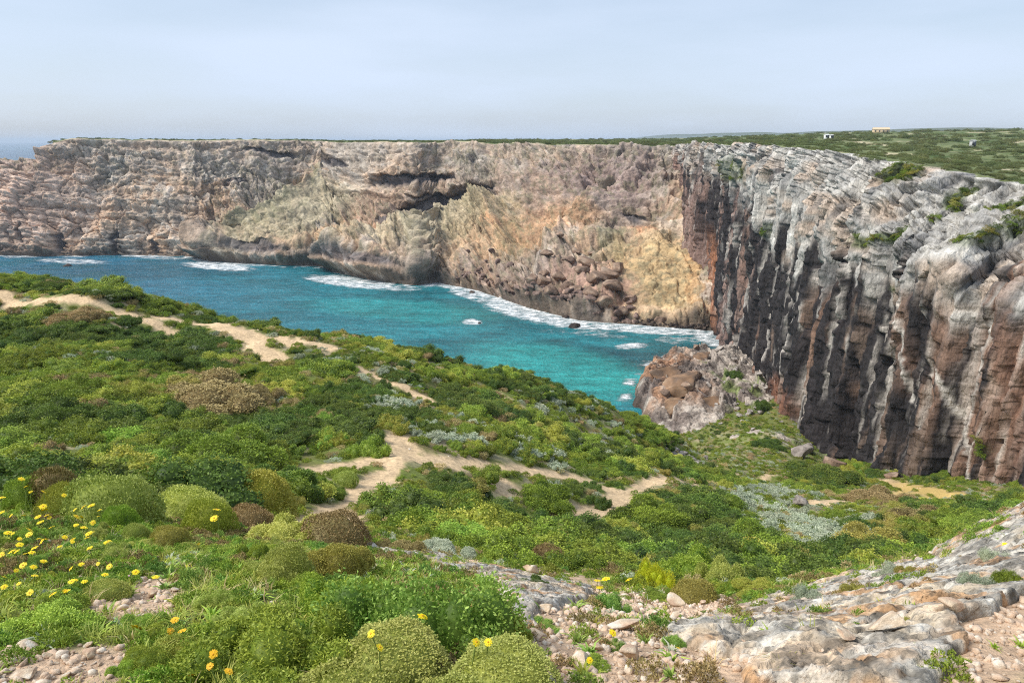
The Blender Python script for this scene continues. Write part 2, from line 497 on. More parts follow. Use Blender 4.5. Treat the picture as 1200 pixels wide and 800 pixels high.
k1, k2, kc = worley((sarc + wq) / 6.0, (varc + .35 * sarc) / 5.0, 11)
j1, j2, jc = worley(sarc / 2.2, (varc + .35 * sarc) / 1.9, 12)
gul = 1 - np.abs(fbm((sarc + .5 * varc) / 17, (varc - .3 * sarc) / 45, oct=4, seed=37))
rub = sstep(-.25, .35, fbm(sarc / 26, varc / 18, oct=3, seed=38))
disp = cliffy * (5.0 * fbm(sarc / 38, FZ / 60, oct=3, seed=32) + 4.2 * (ci - .5) - 2.2 * (1 - sstep(0, .14, f2 - f1)) + 2.0 * (ck - .5) - 1.0 * (1 - sstep(0, .16, g2 - g1)) + .7 * (cm - .5) - .3 * (1 - sstep(0, .2, h2 - h1)) + 4.2 * (rid - .6))
disp += (1 - cliffy) * (5.5 * fbm(sarc / 20, varc / 18, oct=5, seed=34) + 4.4 * (gul - .6) + (.35 + .65 * rub) * (4.2 * (kc - .5) - 2.2 * (1 - sstep(0, .15, k2 - k1)) + 1.3 * (jc - .5) - .6 * (1 - sstep(0, .22, j2 - j1))) + .8 * (cm - .5))
for pts_, amp_, fall_ in (([(232, 292), (262, 274), (330, 238), (372, 218), (410, 205)], 14.0, 34), ([(384, 306), (420, 292), (470, 276), (520, 258), (580, 242)], 14.0, 30), ([(618, 352), (640, 300), (668, 262), (700, 230)], 6.0, 30), ([(520, 330), (560, 296), (600, 262)], 5.0, 24)):
    d_ = seg_dist(fpx, fpy, pts_)
    ax_ = np.array(pts_, float); yl_ = np.interp(fpx, ax_[:, 0], ax_[:, 1]); sd__ = np.where(fpy > yl_, 1, -1) * d_ + 2.5 * fbm(sarc / 7, varc / 7, oct=3, seed=39)
    inr = sstep(ax_[0, 0] - 14, ax_[0, 0] + 4, fpx) * sstep(ax_[-1, 0] + 24, ax_[-1, 0] - 6, fpx)
    disp += amp_ * inr * sstep(-3.5, 3.5, sd__) * np.exp(-np.maximum(sd__, 0) / fall_)
disp *= 1 - .6 * np.maximum(ell(fpx, fpy, 775, 332, 55, 50, 0), ell(fpx, fpy, 330, 262, 80, 22, -22) * .7)
band = fbm(sarc / 160, dip / 2.2, oct=3, seed=36)
disp += 2.2 * band * (.35 + .65 * cliffy)
edge = sstep(0, .03, np.linspace(0, 1, NFR))[:, None] * (1 - .8 * sstep(.97, 1, np.linspace(0, 1, NFR))[:, None])
disp *= edge
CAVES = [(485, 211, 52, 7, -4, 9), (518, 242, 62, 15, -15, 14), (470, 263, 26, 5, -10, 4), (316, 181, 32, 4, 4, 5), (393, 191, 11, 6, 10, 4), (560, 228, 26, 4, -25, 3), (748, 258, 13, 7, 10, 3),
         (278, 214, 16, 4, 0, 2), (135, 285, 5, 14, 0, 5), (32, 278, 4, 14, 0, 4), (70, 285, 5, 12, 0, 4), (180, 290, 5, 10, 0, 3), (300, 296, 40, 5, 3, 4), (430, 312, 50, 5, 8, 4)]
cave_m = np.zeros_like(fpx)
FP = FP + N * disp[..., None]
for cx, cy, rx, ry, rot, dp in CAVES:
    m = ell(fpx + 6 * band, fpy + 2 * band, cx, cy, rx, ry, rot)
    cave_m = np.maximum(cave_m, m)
    FP[..., 1] += dp * m
FP[0, :, 2] = -3
# rock colours, and the painted shade of the hollows
c = np.broadcast_to(L(176, 158, 140), fpx.shape + (3,)).copy()
big = fbm(sarc / 30, FZ / 14, oct=4, seed=41); mid = fbm(sarc / 6, FZ / 4, oct=4, seed=42); vst = fbm(sarc / 3, FZ / 30, oct=4, seed=43)
c = mixc(c, L(184, 156, 130), sstep(-.2, .5, big))
c = mixc(c, L(152, 140, 126), sstep(.0, .6, -big + .4 * mid))
c = mixc(c, L(190, 178, 164), sstep(.25, .7, mid) * .7)
c = mixc(c, L(112, 102, 94), sstep(.2, .7, vst) * .5)
up = sstep(38, 56, FZ + 5 * mid)
c = mixc(c, L(160, 152, 142), up * .5)
left = 1 - sstep(10, 120, fpx)
c = mixc(c, L(186, 158, 140), left * .6)
REG = [(60, 235, 70, 50, 0, (184, 156, 138), .4), (660, 240, 130, 45, 0, (138, 120, 110), .6), (720, 210, 70, 35, 0, (138, 120, 114), .7), (620, 280, 90, 26, -15, (190, 150, 112), .75), (545, 300, 60, 22, 0, (186, 160, 130), .6),
       (770, 330, 60, 60, 0, (184, 158, 116), .9), (818, 335, 12, 60, -8, (190, 152, 108), .7), (735, 300, 18, 32, 30, (180, 148, 114), .6), (755, 272, 24, 6, 0, (184, 134, 100), .7), (590, 262, 12, 22, 30, (196, 152, 118), .7),
       (425, 266, 34, 12, 20, (196, 150, 112), .8), (400, 285, 30, 8, 10, (196, 160, 124), .6), (450, 250, 44, 22, 0, (168, 134, 108), .6), (430, 290, 70, 18, -10, (172, 156, 126), .7), (360, 285, 40, 10, -10, (196, 160, 124), .7), (340, 262, 90, 26, -22, (172, 160, 132), .8),
       (560, 262, 60, 22, -25, (176, 162, 130), .7), (505, 275, 34, 22, -30, (176, 164, 138), .8), (500, 228, 70, 24, -8, (146, 128, 112), .6), (700, 345, 60, 26, 15, (166, 134, 118), .8), (600, 335, 50, 18, 15, (140, 118, 104), .7), (790, 374, 70, 9, 4, (196, 168, 136), .9)]
for cx, cy, rx, ry, rot, rgb, a in REG:
    m = ell(fpx + 14 * mid, fpy + 9 * big, cx, cy, rx, ry, rot) * a
    c = mixc(c, L(*rgb) * (1 + .22 * mid)[..., None], m)
c = mixc(c, L(120, 116, 92), sstep(.2, .55, fbm(sarc / 2.2, varc / 2.2, oct=3, seed=44)) * (1 - cliffy) * .55)
GRN = [(610, 285, 16, 40, 12, .75), (722, 296, 20, 26, 35, .9), (365, 222, 46, 12, -18, .6), (300, 262, 50, 16, -20, .35), (330, 250, 60, 18, -24, .4), (690, 300, 12, 10, 0, .5), (580, 270, 16, 18, 0, .3), (880, 195, 20, 20, 0, .4), (560, 255, 40, 8, -25, .35)]
for cx, cy, rx, ry, rot, a in GRN:
    m = ell(fpx + 16 * mid, fpy + 8 * mid, cx, cy, rx, ry, rot) * a * sstep(-.5, .2, mid)
    c = mixc(c, L(112, 114, 80), m * .5)
c = mixc(c, L(82, 79, 82), np.clip(cave_m * 1.1, 0, 1) * .82)  # dark stain of the hollows, with their shade painted into the colour
wet = 1 - sstep(.5, np.where(fpx > 520, 3.6, 6.0), FZ + 2 * mid)
c = mixc(c, L(70, 62, 56), wet * .8)
c = c * (1.0 + .2 * (ci - .5) + .22 * (ck - .5) + .12 * (jc - .5) + .1 * (cm - .5))[..., None] * (.98 + .2 * cliffy + .16 * band)[..., None]
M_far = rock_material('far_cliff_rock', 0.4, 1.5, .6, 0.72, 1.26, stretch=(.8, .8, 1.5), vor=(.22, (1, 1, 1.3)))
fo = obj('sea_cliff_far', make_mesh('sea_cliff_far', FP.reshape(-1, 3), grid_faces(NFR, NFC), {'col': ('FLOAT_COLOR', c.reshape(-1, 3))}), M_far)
tag(fo, 'long pale layered cliff and rocky slopes across the water', 'cliff', kind='structure')
FAR_TOP = FP[-1]; FAR_BASE = FP[1]

# ------------------------------------------------------------------ right-hand wall of the bay
PLAN = np.array([(112, 20), (96, 42), (80, 66), (68, 83), (64.5, 93), (62.5, 105), (60.5, 118), (59.5, 128), (60, 140), (62.5, 152), (65, 168), (66.5, 190), (68.5, 215), (70.5, 245), (72, 300), (73, 352)], float)
pa = np.concatenate([[0], np.cumsum(np.linalg.norm(np.diff(PLAN, axis=0), axis=1))])
NWC, NWR = 620, 330
sp = 0.35 + 0.45 * np.linspace(0, 1, NWC) ** 1.5
ss = np.concatenate([[0], np.cumsum(sp)])[:NWC]; ss = ss / ss[-1] * pa[-1]
bx, by = np.interp(ss, pa, PLAN[:, 0]), np.interp(ss, pa, PLAN[:, 1])
for _ in range(25):
    bx[1:-1] = .25 * bx[:-2] + .5 * bx[1:-1] + .25 * bx[2:]; by[1:-1] = .25 * by[:-2] + .5 * by[1:-1] + .25 * by[2:]
tx_, ty_ = np.gradient(bx), np.gradient(by)
tl = np.hypot(tx_, ty_); nx, ny = -ty_ / tl, tx_ / tl             # points to the bay (-X)
foot = np.interp(by, [20, 60, 85, 105, 128, 140, 165, 200, 352], [30, 24, 14, 6, 0, 0, -3, -4, -4])
topz = np.interp(by, [20, 66, 85, 105, 130, 160, 200, 260, 352], [49, 50.5, 52.3, 55.4, 57.9, 59.2, 59.8, 60.2, 60.4])
brk = np.interp(by, [20, 66, 85, 105, 130, 160, 200, 260, 352], [37, 38, 39, 42, 46, 50, 54, 57, 58.5])
back = np.interp(by, [20, 66, 85, 105, 130, 160, 200, 260, 352], [25, 23, 20, 14, 8, 4.2, 2.5, 2, 1.2])
brk = brk + 3.2 * fbm(ss / 7, 0 * ss, oct=4, seed=59) * np.interp(by, [20, 130, 200], [1, 1, .4])
kb = 0.62                                                        # share of rows below the break
vv = np.linspace(0, 1, NWR)[:, None]
low = np.clip(vv / kb, 0, 1); hi = np.clip((vv - kb) / (1 - kb), 0, 1)
WZ = foot + (brk - foot) * low + (topz - brk) * hi ** 0.9
off = -back * hi ** 1.15 - 1.5 * low                             # set back into the land
WX, WY = bx + nx * off, by + ny * off
S = ss[None] + 0 * WZ
for _ in range(3):
    WX[1:-1] = .25 * WX[:-2] + .5 * WX[1:-1] + .25 * WX[2:]; WZ[1:-1] = .25 * WZ[:-2] + .5 * WZ[1:-1] + .25 * WZ[2:]
P = np.stack([WX, WY, WZ], -1)
wpx, wpy = proj(P)
N = grid_normals(P)
if N[NWR // 3, NWC // 2, 0] > 0: N = -N
sl = S + .05 * WZ + .8 * fbm(S / 20, WZ / 25, oct=2, seed=51)
uf = sstep(.0, .2, hi - (1 - low) * .8 + .34 * fbm(S / 2.0, WZ / 26, oct=4, seed=50) - .04)    # grey broken upper part
fl1 = 1 - np.abs(fbm(sl / 9, WZ / 60, oct=3, seed=52)); fl2 = 1 - np.abs(fbm(sl / 3.2, WZ / 30, oct=3, seed=53))
w1, w2, wc = worley(sl / 3.6, WZ / 34, 7)
v1, v2, vc = worley((S + .35 * WZ) / 2.9, (WZ - .25 * S) / 4.2, 8)
x1, x2, xc = worley((S + .35 * WZ) / 1.2, (WZ - .25 * S) / 1.5, 9)
y1, y2, yc = worley(sl / 1.1, WZ / 11, 10)
z1, z2, zc = worley(sl / 2.6 + .2 * WZ / 6, WZ / 4.5 - .12 * S, 13)
lowd = .7 * (fl1 - .6) + .5 * (fl2 - .6) + 3.2 * (wc - .5) - 1.2 * (1 - sstep(0, .1, w2 - w1)) + 1.3 * (yc - .5) + .8 * (zc - .5) + .35 * (xc - .5) + .5 * fbm(S / 1.5, WZ / 4, oct=3, seed=54)
dg = 1 - np.abs(fbm((S + .5 * WZ) / 4, (WZ - .3 * S) / 22, oct=4, seed=55))
upd = 2.4 * fbm(S / 14, WZ / 8, oct=3, seed=56) + 2.6 * (dg - .6) + 2.8 * (vc - .5) - 1.6 * (1 - sstep(0, .14, v2 - v1)) + 1.5 * (xc - .5) - .7 * (1 - sstep(0, .2, x2 - x1))
disp = lowd * (1 - uf) + upd * uf
disp += .5 * np.exp(-((hi - .06) / .09) ** 2) * (by < 150) * sstep(-.3, .5, fbm(S / 7, 0 * S, oct=2, seed=57))   # a lip over the streaked face
disp += 3.0 * fbm(S / 34, WZ / 90, oct=2, seed=58)
fade = np.minimum(1, sstep(0, .02, 1 - vv) + .25)
P = P + N * (disp * fade)[..., None] * np.array([1, 1, .6])
inl_ = np.stack([-nx, -ny, 0 * nx], -1)
caps = np.stack([P[-1] + inl_ * b_ + np.array([0, 0, z_]) for b_, z_ in ((2, -.05), (5, -.5), (10, -1.2), (16, -3))])
# rock colours
c = np.broadcast_to(L(120, 104, 92), S.shape + (3,)).copy()
a1 = .75 * fbm(sl / 7.5, WZ / 90, oct=3, seed=61) + .55 * fbm((sl + .03 * WZ * fbm(S / 15, 0 * S, seed=70)) / 1.7, WZ / 60, oct=4, seed=60); a2 = fbm(sl / 1.0, WZ / 45, oct=4, seed=62); a3 = fbm(sl / 8, WZ / 40, oct=3, seed=63); gr = fbm(S / 3, WZ / 3, oct=4, seed=64)
c = mixc(c, L(130, 104, 88), sstep(0, .5, a3))
c = mixc(c, L(104, 90, 84), sstep(0, .6, -a3))
c = mixc(c, L(168, 150, 136), sstep(.25, .7, a2) * .6)
farw = sstep(150, 230, WY)
c = mixc(c, L(150, 122, 112), farw * .6)
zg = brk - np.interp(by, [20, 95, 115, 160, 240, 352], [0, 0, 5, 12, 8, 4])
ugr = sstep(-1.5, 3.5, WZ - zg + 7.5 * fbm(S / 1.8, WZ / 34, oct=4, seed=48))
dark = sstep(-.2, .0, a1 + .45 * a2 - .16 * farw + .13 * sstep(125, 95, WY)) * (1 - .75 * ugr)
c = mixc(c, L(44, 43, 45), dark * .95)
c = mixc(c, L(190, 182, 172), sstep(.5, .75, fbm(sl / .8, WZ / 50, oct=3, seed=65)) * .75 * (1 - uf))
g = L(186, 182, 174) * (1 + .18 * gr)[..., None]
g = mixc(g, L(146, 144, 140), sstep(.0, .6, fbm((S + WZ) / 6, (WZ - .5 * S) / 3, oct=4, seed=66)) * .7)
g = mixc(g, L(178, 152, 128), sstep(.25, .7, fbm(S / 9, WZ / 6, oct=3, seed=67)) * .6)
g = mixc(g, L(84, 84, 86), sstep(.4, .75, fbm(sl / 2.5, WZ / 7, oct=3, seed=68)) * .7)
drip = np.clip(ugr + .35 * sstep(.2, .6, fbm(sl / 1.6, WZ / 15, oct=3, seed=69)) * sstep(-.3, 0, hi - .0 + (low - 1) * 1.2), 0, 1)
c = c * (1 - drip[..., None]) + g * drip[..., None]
REGW = [(1190, 470, 14, 110, 0, (130, 100, 84), .7), (1120, 400, 14, 45, 0, (126, 104, 90), .4), (1065, 400, 14, 60, 0, (132, 106, 90), .6), (930, 470, 12, 30, 0, (160, 112, 88), .6), (800, 260, 22, 90, -14, (152, 124, 112), .6), (838, 330, 8, 60, -8, (190, 128, 88), .5)]
for cx, cy, rx, ry, rot, rgb, a in REGW:
    m = ell(wpx + 5 * a2, wpy, cx, cy, rx, ry, rot) * a
    c = mixc(c, L(*rgb) * (1 + .2 * a2)[..., None], m)
for pts, w in (([(1112, 430), (1122, 500), (1134, 570)], 2.4), ([(1058, 350), (1066, 420), (1070, 470)], 2.0), ([(1158, 380), (1160, 420)], 3)):
    m = 1 - sstep(w * .5, w * 1.4, seg_dist(wpx + 2 * a2, wpy, pts))
    c = mixc(c, L(205, 198, 188), m * .8)
gm = np.zeros_like(S)
for cx, cy, rx, ry, rot, a in ((1065, 205, 26, 12, -30, .9), (1045, 275, 26, 7, -32, .9), (1120, 225, 26, 8, -25, .9), (870, 200, 24, 14, 20, .55), (1010, 285, 10, 8, 0, .8), (1150, 285, 30, 9, -20, .6), (1180, 240, 40, 6, -10, .8), (1090, 250, 10, 5, -30, .7), (1155, 520, 6, 18, 0, .7), (915, 270, 8, 10, 0, .6), (1040, 340, 8, 6, 0, .5), (1195, 270, 24, 14, -20, .7)):
    gm = np.maximum(gm, ell(wpx + 5 * gr, wpy + 4 * gr, cx, cy, rx, ry, rot) * a)
topg = sstep(.86, 1.0, hi + .16 * gr) * sstep(95, 60, WY) * 0
gm = np.clip(gm + topg, 0, 1)
c = mixc(c, L(82, 94, 56) * (1 + .3 * gr)[..., None], gm)
c = c * (1.0 + uf * (.3 * xc - .1) + (1 - uf) * .14 * (yc - .5))[..., None]
M_wall = rock_material('cliff_wall_rock', 0.6, 2.6, 0.6, 0.62, 1.34, stretch=(1.4, 1.4, .16), vor=(.55, (1, 1, .55)))
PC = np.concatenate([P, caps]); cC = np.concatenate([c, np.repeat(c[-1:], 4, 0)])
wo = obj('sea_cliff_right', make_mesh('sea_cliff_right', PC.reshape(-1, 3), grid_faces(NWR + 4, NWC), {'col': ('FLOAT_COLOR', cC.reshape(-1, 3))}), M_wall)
tag(wo, 'tall streaked wall of grey, brown and black rock above the valley', 'cliff', kind='structure')
WALL_TOP = P[-1]; WALL_P, WALL_GM = P, gm

# ------------------------------------------------------------------ plateau behind both cliff edges, far hills
edge_pts = np.concatenate([FAR_TOP[:int(NFC * .90)], WALL_TOP[::-1][8:]])
eang = np.arctan2(edge_pts[:, 0], edge_pts[:, 1]); erad = np.hypot(edge_pts[:, 0], edge_pts[:, 1])
pang = np.radians(np.concatenate([np.linspace(-31.4, 36, 420), np.linspace(36.2, 78, 120)]))
ordr = np.argsort(eang)
er = np.interp(pang, eang[ordr], erad[ordr]); ez = np.interp(pang, eang[ordr], edge_pts[ordr, 2])
NPR = 150
q = np.linspace(0, 1, NPR)[:, None]
PR = (er[None] + .8) * (3800 / er[None]) ** (q ** 1.35)
PXx, PYy = PR * np.sin(pang)[None], PR * np.cos(pang)[None]
deg = np.degrees(pang)[None]
hor = np.interp(deg, [-32, -31.4, -30.6, -13, 0, 12, 25, 40, 78], [61, 61, 61.3, 61.5, 61.5, 63.5, 69, 71, 72])
PZ = ez[None] + (hor - ez[None]) * sstep(0, 1, np.clip((PR - er[None]) / 700, 0, 1)) + .25 - .35 * (1 - sstep(0, 4, PR - er[None]))
PZ += (0.4 * fbm(PXx / 14, PYy / 14, oct=4, seed=71) + .5 * fbm(PXx / 50, PYy / 50, oct=3, seed=72)) * sstep(0, 30, PR - er[None]) * np.where(deg < -4, .4, 1)
PZ -= sstep(1500, 3800, PR) * 25
pc = np.broadcast_to(L(98, 108, 66), PXx.shape + (3,)).copy()
p1 = fbm(PXx / 22, PYy / 22, oct=4, seed=73); p2 = fbm(PXx / 7, PYy / 9, oct=4, seed=74)
pc = mixc(pc, L(74, 92, 44), sstep(0, .5, p1)); pc = mixc(pc, L(116, 122, 80), sstep(.1, .6, p2))
pc = mixc(pc, L(196, 182, 150), sstep(.42, .6, fbm(PXx / 16, PYy / 22, oct=4, seed=75) - .10 + .5 * (1 - sstep(4, 40, PR - er[None]))) * .8)
plat = obj('plateau', make_mesh('plateau', np.stack([PXx, PYy, PZ], -1).reshape(-1, 3), grid_faces(NPR, len(pang))[:, ::-1], {'col': ('FLOAT_COLOR', pc.reshape(-1, 3))}, smooth=True), rock_material('plateau_scrubland', .06, .5, .4, .75, 1.2))
tag(plat, 'flat green plateau above the cliffs reaching to the horizon', 'plateau', kind='structure')

def hill(name, x0, x1, ytop, dist, seed, label):
    n, m = 80, 14
    px = np.linspace(x0, x1, n); e = np.sin(np.linspace(0, math.pi, n)) ** .45
    hgt = CAMZ + (167 - ytop) / FPX * dist * e * (1 + .12 * fbm(np.linspace(0, 6, n), 0 * px, seed=seed))
    v = np.linspace(-1, 1, m)[:, None]
    X = (px[None] - 600) / FPX * dist + 0 * v; Y = dist + v * 900 + 0 * X
    Z = hgt[None] * (1 - v * v) ** .8 + 0 * v
    cc = np.broadcast_to(L(96, 104, 84), X.shape + (3,)).reshape(-1, 3)
    o = obj(name, make_mesh(name, np.stack([X, Y, Z], -1).reshape(-1, 3), grid_faces(m, n)[:, ::-1], {'col': ('FLOAT_COLOR', cc)}, smooth=True), bpy.data.materials['plateau_scrubland'])
    return tag(o, label, 'hill', kind='structure')
hill('hill', 735, 1040, 158.5, 6500, 3, 'faint low blue hill behind the plateau')
hill('hill', 860, 1330, 154.5, 8200, 9, 'fainter long hill on the horizon behind the plateau')

# ------------------------------------------------------------------ sea
def spaced(a, b, step, lo, hi, n):
    core = np.arange(a, b, step)
    return np.concatenate([a - np.geomspace(step, a - lo, n)[::-1], core, core[-1] + np.geomspace(step, hi - core[-1], n)])
SX = spaced(-330, 92, 1.1, -16000, 9000, 40); SY = spaced(85, 425, 1.0, -200, 18000, 40)
X, Y = np.meshgrid(SX, SY)
Z = .10 * fbm(X / 6, Y / 3, oct=4, seed=81) * (np.hypot(X, Y) < 600)
spx, spy = proj(np.stack([X, Y, 0 * X], -1))
shore = [tuple(p) for p in FAR_BASE[::12, :2]]
dsh = seg_dist(X, Y, shore)
OUT = [(28, 170), (31, 182), (36, 196), (46, 206), (58, 208), (66, 205)]
dout = seg_dist(X, Y, OUT)
fo1 = fbm(X / 9, Y / 6, oct=4, seed=82); fo2 = fbm(X / 2.4, Y / 1.2, oct=4, seed=83)
foam = (1 - sstep(2, 10, dsh)) * np.where(spx > 500, 1.0, sstep(-.05, .35, fo1) * .9)
foam = np.maximum(foam, (1 - sstep(0, 4, dout)) * sstep(-.4, .3, fo1) * .8)
for cx, cy, rx, ry, rot, a in ((85, 306, 48, 3.5, 2, .75), (190, 302, 34, 2.5, 2, .6), (255, 312, 46, 5, 4, .95), (355, 311, 12, 2, 0, .6), (415, 331, 62, 7, 6, .95), (470, 339, 26, 2, 0, .7), (555, 347, 34, 6, 14, .8), (610, 364, 54, 11, 16, .95), (680, 378, 60, 9, 6, .95), (770, 385, 75, 8, 3, 1), (835, 393, 28, 14, 18, .95), (553, 377, 14, 4, 4, .85), (740, 405, 22, 4, -4, .9), (700, 392, 40, 4, 5, .55), (800, 398, 40, 5, 0, .6), (15, 301, 14, 2, 0, .6), (650, 388, 22, 3, 0, .4), (575, 362, 14, 3, 20, .6)):
    foam = np.maximum(foam, ell(spx, spy, cx, cy, rx, ry, rot) * a)
foam = np.clip(foam + .28 * fo2 * (foam > .03), 0, 1)
deep = sstep(520, 60, spx) * .95 + .25 * sstep(120, 420, np.hypot(X + 20, Y - 190))
wc_ = np.broadcast_to(L(36, 124, 132), X.shape + (3,)).copy()
wc_ = mixc(wc_, L(42, 108, 134), np.clip(deep, 0, 1))
wc_ = mixc(wc_, L(40, 72, 96), sstep(450, 1500, np.hypot(X, Y)))
wc_ = mixc(wc_, L(20, 96, 106), sstep(.1, .6, fbm(X / 22, Y / 12, oct=4, seed=84)) * .6)
for cx, cy, rx, ry, rot, a in ((760, 425, 70, 14, 6, .6), (680, 408, 60, 6, 8, .55), (560, 366, 60, 6, 14, .5), (820, 412, 40, 10, 0, .6), (150, 318, 150, 10, 0, .4)):
    wc_ = mixc(wc_, L(24, 68, 78), ell(spx + 9 * fo1, spy + 3 * fo1, cx, cy, rx, ry, rot) * a)
for cx, cy, rx, ry, rot, a in ((650, 430, 110, 26, 8, .7), (480, 365, 120, 14, 4, .4), (700, 455, 60, 20, 0, .6)):
    wc_ = mixc(wc_, L(46, 156, 150), ell(spx + 9 * fo1, spy + 3 * fo1, cx, cy, rx, ry, rot) * a)
k = NT('sea_water')
geo = k.n('ShaderNodeNewGeometry').outputs['Position']
mp = k.n('ShaderNodeMapping'); mp.inputs['Scale'].default_value = (.55, 1.0, 1); mp.inputs['Rotation'].default_value = (0, 0, .25)
k.l(geo, mp.inputs['Vector'])
n1 = k.noise(mp.outputs[0], .34, 5, .62); n2 = k.noise(mp.outputs[0], 1.5, 4, .6)
fm = k.attr('foam').outputs['Fac']
fn = k.noise(mp.outputs[0], .45, 9, .74)
ff = k.rng(k.math('ADD', fm, k.math('MULTIPLY', k.math('SUBTRACT', fn, .5), 2.8)), .48, 1.08, 0, 1)
mp2 = k.n('ShaderNodeMapping'); mp2.inputs['Scale'].default_value = (.35, 1.6, 1); mp2.inputs['Rotation'].default_value = (0, 0, -.3); k.l(geo, mp2.inputs['Vector'])
sw = k.noise(mp2.outputs[0], .075, 4, .6)
colr = k.mul(k.mul(k.attr('col').outputs['Color'], k.rng(sw, .33, .67, .74, 1.26)), k.math('MULTIPLY', k.rng(n1, .32, .68, .72, 1.28), k.rng(n2, .32, .68, .86, 1.14)))
colr = k.mix(ff, colr, L(244, 247, 247))
b = k.n('ShaderNodeBsdfPrincipled', i_IOR=1.33)
k.l(colr, b.inputs['Base Color'])
k.l(k.rng(ff, 0, 1, .24, .9), b.inputs['Roughness'])
hh = k.math('ADD', k.math('MULTIPLY', n1, 1.0), k.math('MULTIPLY', n2, .4))
k.l(k.bump(k.math('ADD', hh, k.math('MULTIPLY', ff, .35)), 1.0, 1.7), b.inputs['Normal'])
k.l(b.outputs[0], k.out.inputs['Surface'])
sea = obj('sea', make_mesh('sea', np.stack([X, Y, Z], -1).reshape(-1, 3), grid_faces(len(SY), len(SX)), {'col': ('FLOAT_COLOR', wc_.reshape(-1, 3)), 'foam': ('FLOAT', foam.ravel())}, smooth=True), k.m)
tag(sea, 'turquoise sea filling the bay with white surf along the rocks', 'sea', kind='structure')
HAZE = 0.0001

# ------------------------------------------------------------------ stones: shared faceted shapes
def ico(sub):
    import bmesh
    bm = bmesh.new(); bmesh.ops.create_icosphere(bm, subdivisions=sub, radius=1.0)
    v = np.array([p.co[:] for p in bm.verts]); f = np.array([[q.index for q in t.verts] for t in bm.faces]); bm.free()
    return v, f

def stone_mesh(name, seed, sub=3, flat=(1, 1, .7), cuts=11, rough=.05, dlo=.44, dhi=.72, base=(176, 156, 134), var=(150, 132, 116), light=(205, 192, 172)):
    r = np.random.default_rng(seed)
    v, f = ico(sub)
    for _ in range(cuts):
        n = r.normal(size=3); n /= np.linalg.norm(n); d = r.uniform(dlo, dhi)
        e = np.maximum(v @ n - d, 0); v = v - e[:, None] * n
    v = v * (1 + rough * fbm(v[:, 0] * 2.2 + seed, v[:, 1] * 2.2, v[:, 2] * 2.2, oct=4, seed=seed))[:, None]
    v = v * np.array(flat)
    m = fbm(v[:, 0] * 1.8, v[:, 1] * 1.8 + seed, v[:, 2] * 1.8, oct=3, seed=seed + 3)
    c = np.broadcast_to(L(*base), v.shape).copy()
    c = mixc(c, L(*var), sstep(0, .6, m)); c = mixc(c, L(*light), sstep(.1, .6, -m))
    return make_mesh(name, v, f, {'col': ('FLOAT_COLOR', c)})

M_stone = rock_material('stone', 3.0, 14.0, 0.006, .8, 1.2)
M_boulder = rock_material('boulder_rock', .8, 4.0, .35, .66, 1.3, vor=(.6, (1, 1, 1.4)))
M_slab = rock_material('lichen_rock', 9.0, 60.0, .035, .6, 1.36, vor=(9, (1, 1.3, 1)))

# ------------------------------------------------------------------ the rock headland at the valley mouth
def patch(xr, yr, step, hfun):
    X, Y = np.meshgrid(np.arange(xr[0], xr[1], step), np.arange(yr[0], yr[1], step))
    return X, Y, hfun(X, Y)

HEAD = [(33, 138), (30, 152), (30.5, 166), (34, 181), (39, 193), (46, 201), (56, 204), (66, 200), (72, 190), (72, 150), (66, 126), (50, 127), (38, 128)]
def in_poly(X, Y, poly):
    ins = np.zeros(X.shape, bool)
    for (ax, ay), (bx, by) in zip(poly, poly[1:] + poly[:1]):
        cnd = ((ay > Y) != (by > Y)) & (X < (bx - ax) * (Y - ay) / (by - ay + 1e-9) + ax)
        ins ^= cnd
    return ins
X, Y = np.meshgrid(np.arange(24, 74, .28), np.arange(122, 208, .28))
dd = seg_dist(X, Y, HEAD + HEAD[:1]) * np.where(in_poly(X, Y, HEAD), 1, -1)
dd = dd + 1.3 * fbm(X / 5, Y / 5, oct=3, seed=91)
# layers tilt up towards the sea: stepped slabs
lay = (.62 * X - .35 * Y) / 5.2 + .5 * fbm(X / 9, Y / 9, oct=3, seed=92)
saw = lay - np.floor(lay)
step_h = (1 - saw) * 3.0 * sstep(136, 156, Y)
a1, a2, ac = worley((X + .4 * Y) / 7.5, (Y - .3 * X) / 3.6, 21)
b1, b2, bc = worley((X + .4 * Y) / 1.8, (Y - .3 * X) / 1.1, 22)
topz_ = np.interp(Y, [124, 138, 158, 172, 190, 205], [2.8, 2.6, 2.8, 3.4, 3.6, 2.0]) - 1.6 * np.clip((42 - X) / 12, 0, 1) * (Y < 160)
H = topz_ + step_h + 1.1 * (ac - .5) - .8 * (1 - sstep(0, .12, a2 - a1)) + .45 * (bc - .5) - .4 * (1 - sstep(0, .2, b2 - b1)) + 1.2 * fbm(X / 6, Y / 6, oct=5, seed=93)
H = -3 + (H + 3) * sstep(-1.6, 2.4, dd) ** .7
inl = sstep(140, 130, Y + .5 * (X - 40) * 0)      # landward it sinks into the grassy valley floor
H = H * (1 - inl) + (ground_z(X, Y) - .6 + 1.1 * (ac - .4) + .5 * fbm(X / 3, Y / 3, oct=4, seed=94)) * inl
c = np.broadcast_to(L(172, 160, 148), X.shape + (3,)).copy()
m1 = fbm(X / 7, Y / 7, oct=4, seed=95); m2 = fbm(X / 2, Y / 2, oct=4, seed=96)
c = mixc(c, L(152, 114, 86), np.clip(sstep(54, 44, X + 3 * m1) * sstep(150, 160, Y), 0, 1) * .9)
c = mixc(c, L(120, 108, 100), sstep(.1, .6, m1))
c = mixc(c, L(200, 190, 176), sstep(.2, .7, m2) * .5)
